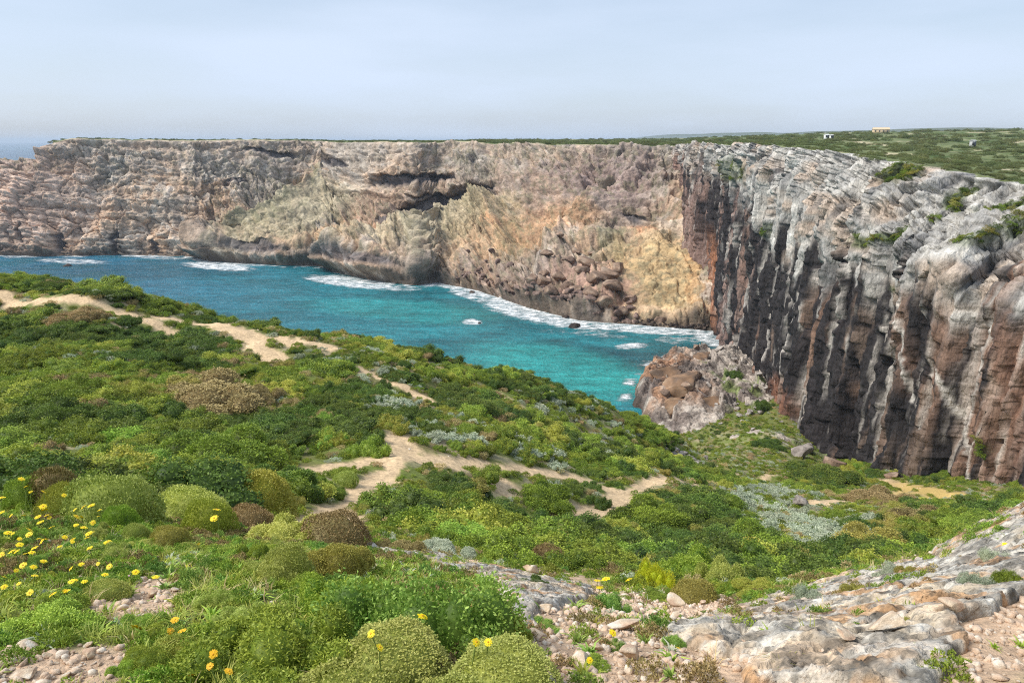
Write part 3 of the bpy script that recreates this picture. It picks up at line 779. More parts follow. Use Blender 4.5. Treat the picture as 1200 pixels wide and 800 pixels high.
c = mixc(c, L(104, 116, 62), np.clip(sstep(.1, .5, fbm(X / 5, Y / 5, oct=4, seed=97) - (Y - 150) / 60), 0, 1) * sstep(46, 52, X) * .85)
c = mixc(c, L(78, 66, 58), (1 - sstep(.6, 3, H + m2)) * .85)
c = c * (1 + .3 * (ac - .5) + .2 * (bc - .5))[..., None]
ho = obj('rock_headland', make_mesh('rock_headland', np.stack([X, Y, H], -1).reshape(-1, 3), grid_faces(*X.shape), {'col': ('FLOAT_COLOR', c.reshape(-1, 3))}), M_boulder)
tag(ho, 'tilted layered rock headland jutting into the water below the streaked cliff', 'rock headland')

# ------------------------------------------------------------------ boulders along the far shore, on the headland and in the valley
BOULD = [stone_mesh('boulder', 200 + i, 3, (1, .9, .75), 12, .05, base=(154, 128, 108), var=(124, 104, 90), light=(176, 154, 134)) for i in range(5)]
SMALLB = [stone_mesh('boulder', 230 + i, 2, (1, .9, .7), 9, .05, base=(140, 116, 104), var=(112, 94, 86), light=(168, 146, 132)) for i in range(4)]
WETB = [stone_mesh('boulder', 260 + i, 2, (1, .85, .55), 9, .06, base=(84, 72, 64), var=(62, 54, 50), light=(108, 94, 84)) for i in range(4)]
GREYB = [stone_mesh('boulder', 280 + i, 3, (1, .8, .6), 11, .06, base=(176, 166, 156), var=(146, 136, 128), light=(196, 188, 178)) for i in range(4)]
rb = random.Random(11)
FTREE_P = FP.reshape(-1, 3); FTPX, FTPY = fpx.ravel(), fpy.ravel()
def far_point(px, py):
    """point of the far slope nearest to a photo position"""
    d = (FTPX - px) ** 2 + (FTPY - py) ** 2
    return FTREE_P[int(np.argmin(d))]
def put_stone(name, me, p, r, label, group=None, cat='boulder', mat=None, sink=.3, flat=1.0):
    o = obj(name, me, mat or M_boulder)
    o.location = (p[0], p[1], p[2] + r * (.6 * flat - sink))
    o.scale = (r * rb.uniform(.9, 1.25), r * rb.uniform(.8, 1.1), r * flat * rb.uniform(.85, 1.1))
    o.rotation_euler = (rb.uniform(-.35, .35), rb.uniform(-.35, .35), rb.uniform(0, 6.28))
    return tag(o, label, cat, group)
shore_b = [(772, 377, 4), (640, 345, 6), (655, 332, 5), (668, 318, 5), (690, 322, 6.5), (700, 345, 7), (712, 332, 7), (690, 362, 6), (676, 352, 5), (706, 366, 7), (652, 360, 5.5), (632, 356, 5), (720, 350, 6), (664, 342, 4.5), (684, 335, 5), (640, 330, 4), (700, 312, 5), (725, 325, 4.5), (618, 348, 4), (730, 366, 5), (716, 318, 4), (676, 306, 4), (660, 300, 3.5), (604, 340, 3.5), (590, 344, 4), (738, 352, 4), (695, 298, 3.5), (645, 318, 4), (628, 338, 4)]
for i, (x, y, r) in enumerate(shore_b):
    r *= .72
    put_stone('boulder', BOULD[i % 5], far_point(x, y), r, 'reddish brown boulder in the rock fall at the foot of the far slope', 'boulders of the far rock fall')
for i in range(120):
    x = rb.uniform(535, 745); yb = np.interp(x, [560, 620, 680, 745], [338, 358, 374, 379])
    y = yb - abs(rb.gauss(0, 16)) - 1
    put_stone('boulder', SMALLB[i % 4], far_point(x, y), rb.uniform(.8, 2.2), 'small broken rock scattered between the boulders of the far rock fall', 'small rocks of the far rock fall', 'rock')
for i in range(70):
    x = rb.uniform(745, 846); yb = np.interp(x, [745, 846], [379, 389])
    y = yb - rb.uniform(-1, 7) * (.5 + .5 * (846 - x) / 100)
    put_stone('shore_rock', WETB[i % 4], far_point(x, y), rb.uniform(.45, 1.25), 'dark wet rock in the line at the foot of the yellow slope', 'dark rocks along the yellow shore', 'rock')
SEAR = [(674, 383, 4.3, 'largest dark rock standing alone in the surf before the far shore'), (662, 372, 2.6, 'dark rock in the surf just behind the largest lone one'), (553, 343, 3.0, 'brown rock awash near the second far promontory'), (604, 352, 2.2, 'dark rock awash beside the reddish rock fall'),
        (612, 356, 2.6, 'low dark rock in foam left of the rock fall'), (590, 349, 1.8, 'small dark rock in the foam below the orange slope'), (79, 312, 4.2, 'low flat rock ringed with foam near the left of the far cliff'), (646, 366, 2.2, 'rounded dark rock at the edge of the surf'), (562, 379, 1.3, 'small rock tip breaking the water in the middle of the bay')]
for i, (x, y, r, lab) in enumerate(SEAR):
    p = unproj(x, y, float(tsea(y)))
    put_stone('sea_rock', WETB[i % 4], p, r * .62, lab, None, 'rock', sink=.45)
def on_head(px, py):
    # march the sight line against the headland's own height
    t = np.linspace(120, 230, 900); P_ = unproj(px, py, t)
    jx = np.clip(((P_[:, 0] - 24) / .28).astype(int), 0, H.shape[1] - 1); jy = np.clip(((P_[:, 1] - 122) / .28).astype(int), 0, H.shape[0] - 1)
    b_ = (P_[:, 2] < np.maximum(H[jy, jx], ground_z(P_[:, 0], P_[:, 1])))
    return P_[int(np.argmax(b_))] if b_.any() else P_[-1]
HB = [(842, 411, 3.0, 'pale upright boulder on the crest of the headland'), (816, 408, 2.6, 'pointed brown boulder at the seaward tip of the headland'), (826, 418, 2.2, 'flat tan boulder beside the headland tip'), (815, 442, 3.4, 'tan rounded boulder in the middle of the headland'), (860, 422, 2.2, 'grey boulder where headland and cliff meet'), (790, 432, 2.8, 'brown slab boulder on the left shoulder of the headland'), (805, 455, 3.4, 'orange brown block above the dark cleft of the headland'), (780, 462, 3.2, 'rust coloured block over the water on the headland'), (890, 440, 2.4, 'grey boulder among the grass behind the headland')]
for i, (x, y, r, lab) in enumerate(HB):
    put_stone('boulder', (BOULD if 'brown' in lab or 'rust' in lab or 'tan' in lab else GREYB)[i % 4], on_head(x, y), r * .55, lab)
for i in range(44):
    x, y = rb.gauss(872, 30), rb.gauss(458, 26)
    if x > 925 or y > 525 or y < 425: continue
    put_stone('rock', GREYB[i % 4], on_head(x, y), rb.uniform(.35, 1.1), 'pale grey rock lying on the slabs between headland and cliff', 'grey rocks behind the headland', 'rock')
SLAB = [stone_mesh('slab', 500 + i, 4, (1.25, .8, .42), 16, .14, .34, .5, base=(150, 120, 94), var=(112, 94, 80), light=(176, 150, 124)) for i in range(3)]
for i, (x, y, r, tl_, lab) in enumerate(((786, 436, 7.5, -.25, 'long brown slab on the left shoulder of the headland'), (800, 452, 8.0, -.3, 'broad orange brown slab across the headland'), (786, 474, 7.0, -.3, 'rust brown slab above the water line of the headland'), (838, 470, 6.5, -.3, 'grey brown slab in the middle of the headland'), (820, 420, 6.0, -.2, 'flat brown slab near the headland tip'))):
    p = on_head(x, y)
    o = obj('tilted_rock', SLAB[i % 3], M_boulder); o.location = (p[0], p[1], p[2] - .3); o.scale = (r * .8, r * .8, r * .8)
    o.rotation_euler = (.18, tl_, .55 + rb.uniform(-.12, .12)); tag(o, lab, 'rock')
VB = [(975, 548, 2.6, 'reddish fallen block at the foot of the black streaked wall', 0), (937, 535, 2.2, 'pale leaning slab standing in the grass below the wall', 1), (945, 528, 1.8, 'grey rock behind the pale leaning slab', 1), (827, 538, .5, 'small white stone in the grassy valley', 1), (1045, 560, 1.3, 'brown rock at the wall foot beside the yellow sand', 0), (935, 592, .9, 'grey rock among the silver plants', 1)]
for x, y, r, lab, kk in VB:
    p, t = ground_hit(x, y)
    put_stone('boulder', (BOULD, GREYB)[kk][1], p, r, lab)
for i in range(26):
    q = rb.random(); x, y = 782 + 40 * q + rb.uniform(-6, 6), 527 + 18 * q + rb.uniform(-4, 5)
    p, t = ground_hit(x, y)
    put_stone('rock', GREYB[i % 4], p, rb.uniform(.35, .8), 'grey rock in the bare patch at the tip of the green spur', 'grey rocks at the tip of the spur', 'rock')

# ------------------------------------------------------------------ foreground rock ledges
def ledge(name, poly, lift, seed, label, step=.0125, rise=None):
    """bedrock breaking through the soil inside a photo outline laid on the land"""
    g = []
    for a_, b_ in poly:
        p_, t_ = ground_hit(a_, b_)
        if t_ > 6.6: p_ = unproj(a_, b_, 6.6)
        g.append(tuple(p_[:2]))
    xs_, ys_ = zip(*g)
    X, Y = np.meshgrid(np.arange(min(xs_) - .2, max(xs_) + .2, step), np.arange(min(ys_) - .2, max(ys_) + .2, step))
    d = seg_dist(X, Y, g + g[:1]) * np.where(in_poly(X, Y, g), 1, -1) + .16 * fbm(X / .5, Y / .5, oct=4, seed=seed)
    wx, wy = X + .10 * fbm(X / .3, Y / .3, oct=3, seed=seed), Y + .10 * fbm(X / .3, Y / .3, oct=3, seed=seed + 20)
    a1, a2, ac = worley((wx + .5 * wy) / .55, (wy - .3 * wx) / .34, seed)
    b1, b2, bc = worley(wx / .19, wy / .12, seed + 1)
    c1, c2, cc = worley((wx - .4 * wy) / .062, wy / .05, seed + 2)
    base = ground_z(X, Y)
    pits = np.abs(fbm(X / .075, Y / .06, oct=4, seed=seed + 3))
    sl_ = .9 * (ac - .5) * ((X - np.floor(X)) - .5)
    lay = (1.6 * ac + 1.3 * fbm(X / .7, Y / .6, oct=4, seed=seed + 4)) * 1.6; terr = (np.floor(lay) + sstep(.82, 1, lay - np.floor(lay))) / 1.6
    h = lift * (.6 + .16 * terr) - .022 * (1 - sstep(0, .05, a2 - a1)) + .028 * (bc - .5) - .014 * (1 - sstep(0, .09, b2 - b1)) + .014 * (cc - .5) - .014 * (1 - sstep(0, .22, pits)) + .024 * fbm(X / .28, Y / .22, oct=6, seed=seed + 5, gain=.62)
    if rise is not None:
        for cx_, cy_, rr_, hh_ in rise: h = h + hh_ * np.exp(-((X - cx_) ** 2 + (Y - cy_) ** 2) / rr_ ** 2)
    Zr = base - .12 + (h + .12) * sstep(-.03, .05, d)
    m1 = fbm(X / .35, Y / .35, oct=5, seed=seed + 6); m2 = fbm(X / .09, Y / .09, oct=4, seed=seed + 7); m3 = fbm(X / .7, Y / .5, oct=4, seed=seed + 8)
    c = np.broadcast_to(L(204, 188, 164), X.shape + (3,)).copy()
    c = mixc(c, L(190, 184, 172), sstep(-.1, .4, m1))
    c = mixc(c, L(208, 178, 146), sstep(.1, .5, m3) * .9)
    c = mixc(c, L(112, 106, 98), sstep(.2, .5, fbm(X / .13, Y / .13, oct=5, seed=seed + 9)) * .6)
    c = mixc(c, L(186, 140, 92), sstep(.42, .66, fbm(X / .22, Y / .22, oct=4, seed=seed + 10)) * .7)
    c = mixc(c, L(200, 196, 186), sstep(.15, .55, m2) * .7)
    c = mixc(c, L(84, 82, 76), sstep(.38, .64, fbm(X / .05, Y / .05, oct=3, seed=seed + 11)) * .6)
    keep = (d > -.12).ravel()
    f = grid_faces(*X.shape); f = f[keep[f].any(1)]
    o = obj(name, sub_mesh(name, np.stack([X, Y, Zr], -1).reshape(-1, 3), f, c, False), M_slab)
    return tag(o, label, 'rock')
ledge('rock_ledge', [(806, 742), (850, 716), (905, 700), (960, 688), (1010, 672), (1060, 668), (1110, 662), (1118, 645), (1128, 622), (1165, 602), (1215, 584), (1260, 600), (1250, 690), (1190, 700), (1120, 730), (1100, 770), (1060, 815), (940, 830), (830, 822), (815, 780)], .065, 41, 'broad pale lichen covered bedrock slab across the near right corner')
ledge('rock_ledge', [(440, 632), (480, 626), (530, 634), (580, 652), (640, 664), (690, 684), (660, 712), (610, 742), (585, 735), (590, 700), (560, 680), (500, 660), (445, 648)], .07, 61, 'long pale rock ledge behind the big leafy green bush')

# ------------------------------------------------------------------ foliage
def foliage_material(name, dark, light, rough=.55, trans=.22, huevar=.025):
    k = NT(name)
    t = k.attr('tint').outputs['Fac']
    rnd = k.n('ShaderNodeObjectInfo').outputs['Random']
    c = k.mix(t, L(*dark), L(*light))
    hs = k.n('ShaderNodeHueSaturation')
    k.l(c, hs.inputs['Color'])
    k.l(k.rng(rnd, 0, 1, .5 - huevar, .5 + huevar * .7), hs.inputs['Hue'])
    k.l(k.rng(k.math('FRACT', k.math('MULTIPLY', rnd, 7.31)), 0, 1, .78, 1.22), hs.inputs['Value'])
    d = k.n('ShaderNodeBsdfDiffuse'); tr = k.n('ShaderNodeBsdfTranslucent')
    gl = k.n('ShaderNodeBsdfGlossy', i_Roughness=rough)
    k.l(hs.outputs[0], d.inputs['Color']); k.l(hs.outputs[0], tr.inputs['Color'])
    m = k.n('ShaderNodeMixShader'); m.inputs[0].default_value = trans
    k.l(d.outputs[0], m.inputs[1]); k.l(tr.outputs[0], m.inputs[2])
    m2 = k.n('ShaderNodeMixShader'); m2.inputs[0].default_value = .025
    k.l(m.outputs[0], m2.inputs[1]); k.l(gl.outputs[0], m2.inputs[2])
    k.l(m2.outputs[0], k.out.inputs['Surface'])
    return k.m

FM = {'mastic': foliage_material('mastic_leaf', (78, 100, 30), (160, 178, 62)),
      'deep': foliage_material('deep_green_leaf', (58, 80, 30), (126, 148, 58)),
      'juniper': foliage_material('juniper_leaf', (94, 116, 36), (176, 192, 74)),
      'lime': foliage_material('lime_leaf', (136, 144, 46), (208, 208, 96)),
      'cushion': foliage_material('cushion_leaf', (132, 148, 54), (220, 224, 128)),
      'bright': foliage_material('bright_leaf', (98, 132, 40), (184, 206, 84)),
      'yellow': foliage_material('yellow_green_leaf', (160, 186, 30), (222, 234, 70)),
      'dry': foliage_material('dry_twig', (128, 114, 70), (184, 166, 112), trans=.05),
      'olive': foliage_material('olive_leaf', (132, 130, 58), (194, 186, 96)),
      'silver': foliage_material('silver_leaf', (150, 162, 132), (208, 214, 188)),
      'blue': foliage_material('blue_green_leaf', (84, 126, 46), (172, 200, 100)),
      'far': foliage_material('far_scrub_leaf', (84, 96, 56), (140, 148, 92)),
      'grass': foliage_material('grass_blade', (112, 128, 46), (184, 190, 88)),
      'straw': foliage_material('straw', (174, 156, 102), (214, 198, 148))}
k = NT('woody_twigs')
tc = k.n('ShaderNodeTexCoord').outputs['Object']
cc_ = k.mix(k.rng(k.noise(tc, 14, 5, .65), .35, .65, 0, 1), L(58, 56, 34), L(98, 96, 56))
b = k.n('ShaderNodeBsdfPrincipled', i_Roughness=.95); k.l(cc_, b.inputs['Base Color'])
k.l(k.bump(k.noise(tc, 26, 4, .6), 1.0, .06), b.inputs['Normal'])
k.l(b.outputs[0], k.out.inputs['Surface'])
M_twig = k.m

def lobes_mound(r, n, spread, rad, squash):
    """overlapping lobes that make a rounded shrub about 1 m in radius"""
    out = [(0, 0, 0.0, rad[1])]
    for i in range(n):
        a = r.uniform(0, 6.283); q = math.sqrt(r.uniform(.05, 1)) * spread
        out.append((q * math.cos(a), q * math.sin(a), r.uniform(-.05, .12) * squash, r.uniform(*rad) * (1 - .35 * q)))
    return out

def warp(d, cx, cy):
    return 1 + .16 * fbm(d[:, 0] * 1.6 + cx * 9, d[:, 1] * 1.6 + cy * 9, d[:, 2] * 1.6, oct=3, seed=77)

def lobe_points(r, lobes, n, squash, rag=.10):
    """points and outward directions over the outside of the lobes, upper side only"""
    a = np.array(lobes); w = a[:, 3] ** 2; w /= w.sum()
    P, Nn, Li = [], [], []
    for i, (cx, cy, cz, rr) in enumerate(lobes):
        k_ = int(n * w[i]) + 3
        d = r.normal(size=(k_, 3)); d /= np.linalg.norm(d, axis=1, keepdims=True); d[:, 2] = np.abs(d[:, 2]) * 1.0 - .12
        p = np.array([cx, cy, cz]) + d * rr * (1 + rag * r.normal(size=(k_, 1))) * warp(d, cx, cy)[:, None] * np.array([1, 1, squash])
        P.append(p); Nn.append(d); Li.append(np.full(k_, i))
    P, Nn, Li = np.concatenate(P), np.concatenate(Nn), np.concatenate(Li)
    keep = np.ones(len(P), bool)
    for i, (cx, cy, cz, rr) in enumerate(lobes):
        q = (P - np.array([cx, cy, cz])) / np.array([1, 1, squash])
        keep &= (np.linalg.norm(q, axis=1) > rr * .9) | (Li == i)
    keep &= P[:, 2] > -.12
    return P[keep], Nn[keep], Li[keep]

def leaves_mesh(name, P, Nn, r, ln, wd, jit, up, tint):
    n = len(P)
    ax = Nn + jit * r.normal(size=(n, 3)) + np.array([0, 0, up]); ax /= np.linalg.norm(ax, axis=1, keepdims=True)
    sd_ = np.cross(ax, r.normal(size=(n, 3))); sd_ /= np.linalg.norm(sd_, axis=1, keepdims=True)
    bn = np.cross(ax, sd_)
    l_ = (ln * r.uniform(.6, 1.3, n))[:, None]; w_ = (wd * r.uniform(.7, 1.2, n))[:, None]
    V = np.stack([P - ax * l_ * .3, P + ax * l_ * .25 + sd_ * w_ + bn * w_ * .25, P + ax * l_ * .7, P + ax * l_ * .25 - sd_ * w_ + bn * w_ * .25], 1).reshape(-1, 3)
    F = np.arange(4 * n).reshape(n, 4)
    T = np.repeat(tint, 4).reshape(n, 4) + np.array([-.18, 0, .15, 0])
    return make_mesh(name, V, F, {'tint': ('FLOAT', np.clip(T, 0, 1).ravel())})

def body_mesh(name, lobes, squash, k_=.9, sc=1.0):
    V, F = [], []
    for cx, cy, cz, rr in lobes:
        v, f = ico(2)
        F.append(f + sum(len(q) for q in V)); V.append(np.array([cx, cy, cz]) + v * rr * k_ * warp(v, cx, cy)[:, None] * np.array([1, 1, squash]))
    V = np.concatenate(V) * sc
    return make_mesh(name, V, np.concatenate(F), {'tint': ('FLOAT', np.clip(.08 + .25 * fbm(V[:, 0] * 6, V[:, 1] * 6, V[:, 2] * 6, oct=2), 0, 1))}, smooth=True)  # low tint paints the gaps between the leaves as shaded foliage

def shrub_meshes(seed, n, nl, spread, rad, squash, ln, wd, jit, up, rag=.1):
    r = np.random.default_rng(seed)
    lb = lobes_mound(r, nl, spread, rad, squash)
    P, Nn, Li = lobe_points(r, lb, n, squash, rag)
    lt_ = r.uniform(-.18, .18, len(lb) + 1)
    cl_ = fbm(P[:, 0] * 9, P[:, 1] * 9, P[:, 2] * 9, oct=2, seed=seed)
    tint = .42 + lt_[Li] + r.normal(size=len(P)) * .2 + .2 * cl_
    k1_ = 1 / np.percentile(np.hypot(P[:, 0], P[:, 1]), 96); k3_ = .72 / np.percentile(P[:, 2], 98)
    sc_ = np.array([k1_, k1_, k3_])
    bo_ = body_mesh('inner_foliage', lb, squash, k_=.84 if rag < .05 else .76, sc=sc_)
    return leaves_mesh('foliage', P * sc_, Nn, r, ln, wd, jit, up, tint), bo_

# meshes of about 1 m radius; kind: seed, leaves, lobes, spread, lobe radius, squash, leaf length, leaf width, jitter, upward
KIND = {
    'cushion': [(s_, 56000, 7, .62, (.26, .52), .72, .032, .0092, .9, .3, .04) for s_ in (1, 2, 3)],
    'tight': [(s_, 20000, 2, .3, (.5, .8), .78, .05, .013, .9, .2, .035) for s_ in (4, 5, 16)],
    'scrub': [(s_, 9500, 26, .88, (.14, .38), .62, .055, .019, .9, .25, .13) for s_ in (6, 7, 8, 9)],
    'leafy': [(s_, 21000, 20, .8, (.15, .4), .75, .05, .0145, .8, .45, .12) for s_ in (10, 11)],
    'fine': [(s_, 26000, 16, .8, (.16, .42), .68, .055, .010, .85, .35, .07) for s_ in (12, 13)],
    'loose': [(s_, 1500, 9, .8, (.15, .36), .6, .17, .03, .8, .5, .15) for s_ in (14, 15)]}
SH = {k_: [shrub_meshes(*a) for a in v_] for k_, v_ in KIND.items()}

def with_mat(me, mat, cache={}):
    key = (me.name, mat.name)
    if key not in cache:
        m = me.copy(); m.materials.clear(); m.materials.append(mat); cache[key] = m
    return cache[key]

rs = random.Random(5)
def put_shrub(name, kind, mat, p, rx, ry, rz, label, group=None, cat='shrub', body=True):
    if 'headland' not in label: p = np.array([p[0], p[1], float(ground_z(p[0], p[1]))])
    e = empty(name, (p[0], p[1], p[2] - .04 * rz), rs.uniform(0, 6.28), (rx, ry, rz / .72))
    fol, bod = rs.choice(SH[kind])
    obj('foliage', with_mat(fol, FM[mat]), parent=e)
    if body: obj('inner_foliage', with_mat(bod, FM[mat]), parent=e)
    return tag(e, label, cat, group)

def at_photo(px, py, w, h):
    """foot on the land, radius and height in metres of something w x h photo pixels"""
    p, t = ground_hit(px, py)
    rr = w / 2 / FPX * t; hh = h / FPX * t
    return p + np.array([0, .6 * rr, 0]) * (t < 9) , rr, max(.58 * hh, hh - .45 * rr) * (1.0 if t < 9 else 1.2)

PLANTS = [  # x, foot y, width, height, kind, leaf, label
    (392, 900, 310, 84, 'cushion', 'cushion', 'left half of the pair of yellow green cushions at the bottom edge'),
    (552, 912, 280, 76, 'cushion', 'cushion', 'right half of the pair of yellow green cushions at the bottom edge'),
    (482, 785, 240, 150, 'leafy', 'blue', 'big leafy blue green bush with yellow flowers in the near middle'),
    (300, 812, 215, 110, 'fine', 'bright', 'dense fine leaved green bush left of the big leafy bush'),
    (395, 735, 120, 75, 'fine', 'bright', 'light green bush leaning on the left of the big leafy bush'),
    (590, 760, 70, 55, 'fine', 'lime', 'small lime green bush at the right end of the leafy bush'),
    (565, 722, 50, 28, 'tight', 'dry', 'brown dry cushion between leafy bush and rock ledge'),
    (110, 618, 105, 68, 'tight', 'cushion', 'tallest round green dome in the daisy meadow'),
    (55, 598, 64, 54, 'tight', 'dry', 'brown topped dome beside the tallest green dome'),
    (68, 612, 60, 46, 'tight', 'lime', 'olive dome in front of the brown topped one'),
    (146, 618, 60, 36, 'tight', 'cushion', 'green dome touching the right of the tallest dome'),
    (155, 634, 30, 22, 'tight', 'cushion', 'smallest round green dome among the daisies'),
    (136, 622, 44, 32, 'tight', 'bright', 'neat half round green dome in front of the tallest dome'),
    (205, 610, 84, 46, 'tight', 'cushion', 'pale green double dome right of the daisies'),
    (237, 627, 56, 44, 'tight', 'lime', 'lime dome in front of the pale double dome'),
    (192, 592, 70, 34, 'tight', 'olive', 'olive yellow dome behind the pale double dome'),
    (290, 606, 150, 56, 'cushion', 'lime', 'long yellowish cushion with brown foot above the leafy patch'),
    (282, 622, 58, 34, 'tight', 'dry', 'brown dry cushion under the long yellowish one'),
    (190, 640, 44, 26, 'tight', 'olive', 'low olive cushion below the pale double dome'),
    (382, 640, 95, 46, 'tight', 'dry', 'large brown cushion beside the sandy footpath'),
    (392, 682, 95, 52, 'cushion', 'olive', 'olive spreading cushion below the large brown one'),
    (318, 640, 100, 42, 'fine', 'cushion', 'pale green fine shrub left of the large brown cushion'),
    (325, 688, 100, 58, 'cushion', 'cushion', 'green rounded cushion behind the dense green bush'),
    (260, 660, 90, 30, 'leafy', 'bright', 'leafy green patch with few yellow flowers'),
    (15, 602, 90, 50, 'cushion', 'bright', 'dark green dome at the left edge'),
    (20, 570, 70, 26, 'cushion', 'lime', 'low lime cushion at the left edge behind the dome'),
    (150, 582, 150, 26, 'cushion', 'olive', 'flat olive cushion at the back of the domes'),
    (40, 755, 130, 48, 'leafy', 'bright', 'bright green leafy mat above the stones at lower left'),
    (38, 706, 30, 18, 'fine', 'silver', 'small silver green tuft in the daisy meadow'),
    (180, 790, 90, 40, 'leafy', 'lime', 'yellow leaved plant with orange flowers at lower left'),
    (425, 790, 100, 50, 'leafy', 'deep', 'dark leafy tuft between cushion and bush'),
    (580, 790, 90, 52, 'leafy', 'deep', 'dark leafy clump at the lower right of the leafy bush'),
    (770, 690, 56, 48, 'leafy', 'yellow', 'vivid yellow green round spurge beside the gravel'),
    (808, 686, 100, 56, 'fine', 'bright', 'green dome behind the vivid yellow green spurge'),
    (845, 688, 70, 44, 'fine', 'cushion', 'pale green dome right of the spurge'),
    (862, 694, 42, 26, 'fine', 'bright', 'small dark green tuft below the pale dome'),
    (820, 708, 66, 30, 'tight', 'olive', 'olive brown cushion lying on the gravel edge'),
    (900, 694, 70, 18, 'fine', 'lime', 'yellowish mat along the top of the slab'),
    (740, 672, 100, 34, 'fine', 'juniper', 'spreading green cushion left behind the spurge'),
    (966, 712, 66, 36, 'leafy', 'silver', 'silver leaved plant with one yellow flower on the slab'),
    (1016, 700, 52, 26, 'fine', 'olive', 'brown green tuft beside the silver plant on the slab'),
    (1160, 700, 54, 40, 'leafy', 'silver', 'round silver plant on the right of the slab'),
    (1190, 664, 56, 32, 'leafy', 'silver', 'silver plant at the right edge behind the round one'),
    (1192, 690, 44, 34, 'fine', 'juniper', 'green tuft at the right edge beside the silver plants'),
    (1052, 676, 50, 24, 'leafy', 'silver', 'flat silver tuft at the back of the slab'),
    (1074, 676, 36, 20, 'fine', 'olive', 'olive tuft next to the flat silver one'),
    (626, 692, 46, 22, 'fine', 'deep', 'dark green mat on the rock ledge'),
    (595, 690, 46, 22, 'leafy', 'silver', 'grey green tuft on the rock ledge'),
    (515, 652, 95, 22, 'fine', 'silver', 'grey green mat along the back of the ledge'),
    (640, 664, 50, 24, 'tight', 'dry', 'brown cushion at the end of the ledge'),
    (462, 650, 60, 26, 'fine', 'dry', 'dry brown mat at the left end of the ledge'),
    (718, 716, 56, 34, 'leafy', 'blue', 'leafy plant with a cluster of yellow flowers on the gravel'),
    (610, 718, 44, 20, 'leafy', 'blue', 'small leafy plant with one flower by the ledge'),
    (720, 764, 40, 16, 'leafy', 'blue', 'low leafy plant with a single yellow flower on the gravel'),
    (796, 760, 36, 20, 'leafy', 'blue', 'small leafy plant at the left edge of the slab'),
    (640, 742, 46, 16, 'leafy', 'blue', 'sparse green sprig on the stony ground'),
    (690, 792, 60, 14, 'leafy', 'juniper', 'flat green sprig at the bottom of the gravel'),
    (1085, 745, 60, 12, 'leafy', 'olive', 'thin dry herb on the right of the slab'),
    (1120, 790, 90, 14, 'leafy', 'juniper', 'low green herb at the lower right corner'),
    (775, 706, 60, 16, 'leafy', 'juniper', 'low herb below the vivid spurge'),
    (1120, 745, 40, 12, 'leafy', 'juniper', 'tiny green herb on the stony right bank')]
for x, y, w, h, kd, lf, lab in PLANTS:
    p, rr, hh = at_photo(x, y, w, h)
    if kd in ('fine', 'leafy'): hh *= .82
    if kd in ('tight', 'cushion') and y < 720: rr *= 1.22; hh *= 1.4
    elif x < 620: rr *= 1.12; hh *= 1.12
    put_shrub('cushion_shrub' if kd in ('cushion', 'tight') else 'leafy_plant' if kd == 'leafy' else 'fine_leaved_shrub', kd, lf, p, rr, rr * rs.uniform(.75, .95), hh, lab, cat='shrub' if kd != 'leafy' else 'plant')

HILL = [  # on the hillside
    (632, 588, 90, 34, 'scrub', 'mastic', 'dark green shrub island in the fork of the sandy path'),
    (700, 592, 36, 20, 'scrub', 'deep', 'small dark shrub in the sand right of the shrub island'),
    (404, 556, 42, 15, 'scrub', 'juniper', 'low shrub in the middle of the sandy patch beside the path'),
    (432, 530, 58, 28, 'scrub', 'bright', 'bright green rounded shrub at the upper end of the footpath'),
    (385, 520, 60, 26, 'scrub', 'bright', 'bright green shrub left of the rounded one by the path'),
    (235, 478, 190, 44, 'scrub', 'dry', 'broad brownish grey shrub mat in the middle of the hillside'),
    (300, 470, 70, 30, 'scrub', 'dry', 'small brown shrub at the right of the broad brown mat'),
    (250, 545, 190, 62, 'scrub', 'mastic', 'big dark green shrub above the yellowish cushions'),
    (330, 580, 130, 46, 'scrub', 'deep', 'dark green shrub left of where the footpath starts'),
    (180, 570, 120, 40, 'scrub', 'juniper', 'green shrub right behind the domes'),
    (60, 500, 120, 44, 'scrub', 'deep', 'dark shrub at the left of the hillside'),
    (75, 470, 110, 40, 'scrub', 'juniper', 'bushy shrub above the dark one on the left hillside'),
    (95, 375, 70, 20, 'scrub', 'dry', 'brown shrub in the sandy strip on the brow'),
    (60, 336, 40, 10, 'scrub', 'deep', 'dark shrub on the skyline at the far left brow'),
    (115, 417, 16, 10, 'leafy', 'silver', 'single pale silver shrub on the left hillside'),
    (560, 560, 60, 20, 'scrub', 'juniper', 'shrub on the upper rim of the forked path'),
    (660, 420, 10, 6, 'scrub', 'mastic', 'tiny shrub on the brow above the bay'),
    (540, 415, 70, 14, 'scrub', 'dry', 'brown shrub on the brow beside the small sand patch'),
    (830, 600, 90, 36, 'scrub', 'juniper', 'rounded shrub right of the path end'),
    (760, 618, 120, 40, 'scrub', 'mastic', 'broad green shrub below the path end'),
    (900, 660, 150, 46, 'scrub', 'mastic', 'broad dark shrub just beyond the pale slab'),
    (1020, 650, 130, 44, 'scrub', 'olive', 'olive brown shrub beyond the right of the slab'),
    (560, 630, 150, 44, 'scrub', 'mastic', 'wide dark shrub behind the rock ledge'),
    (680, 640, 120, 38, 'scrub', 'deep', 'dark shrub between rock ledge and forked path'),
    (900, 522, 40, 12, 'scrub', 'deep', 'dark oval shrub in the green valley floor'),
    (895, 478, 30, 16, 'scrub', 'deep', 'dark shrub among the grey rocks below the wall'),
    (860, 440, 26, 12, 'scrub', 'deep', 'dark tuft on top of the headland'),
    (1030, 590, 90, 22, 'scrub', 'dry', 'brown shrub before the yellow sand'),
    (960, 560, 90, 22, 'scrub', 'deep', 'dark shrub in front of the valley sand'),
    (1080, 615, 80, 30, 'scrub', 'dry', 'brown green shrub at the right beyond the slab')]
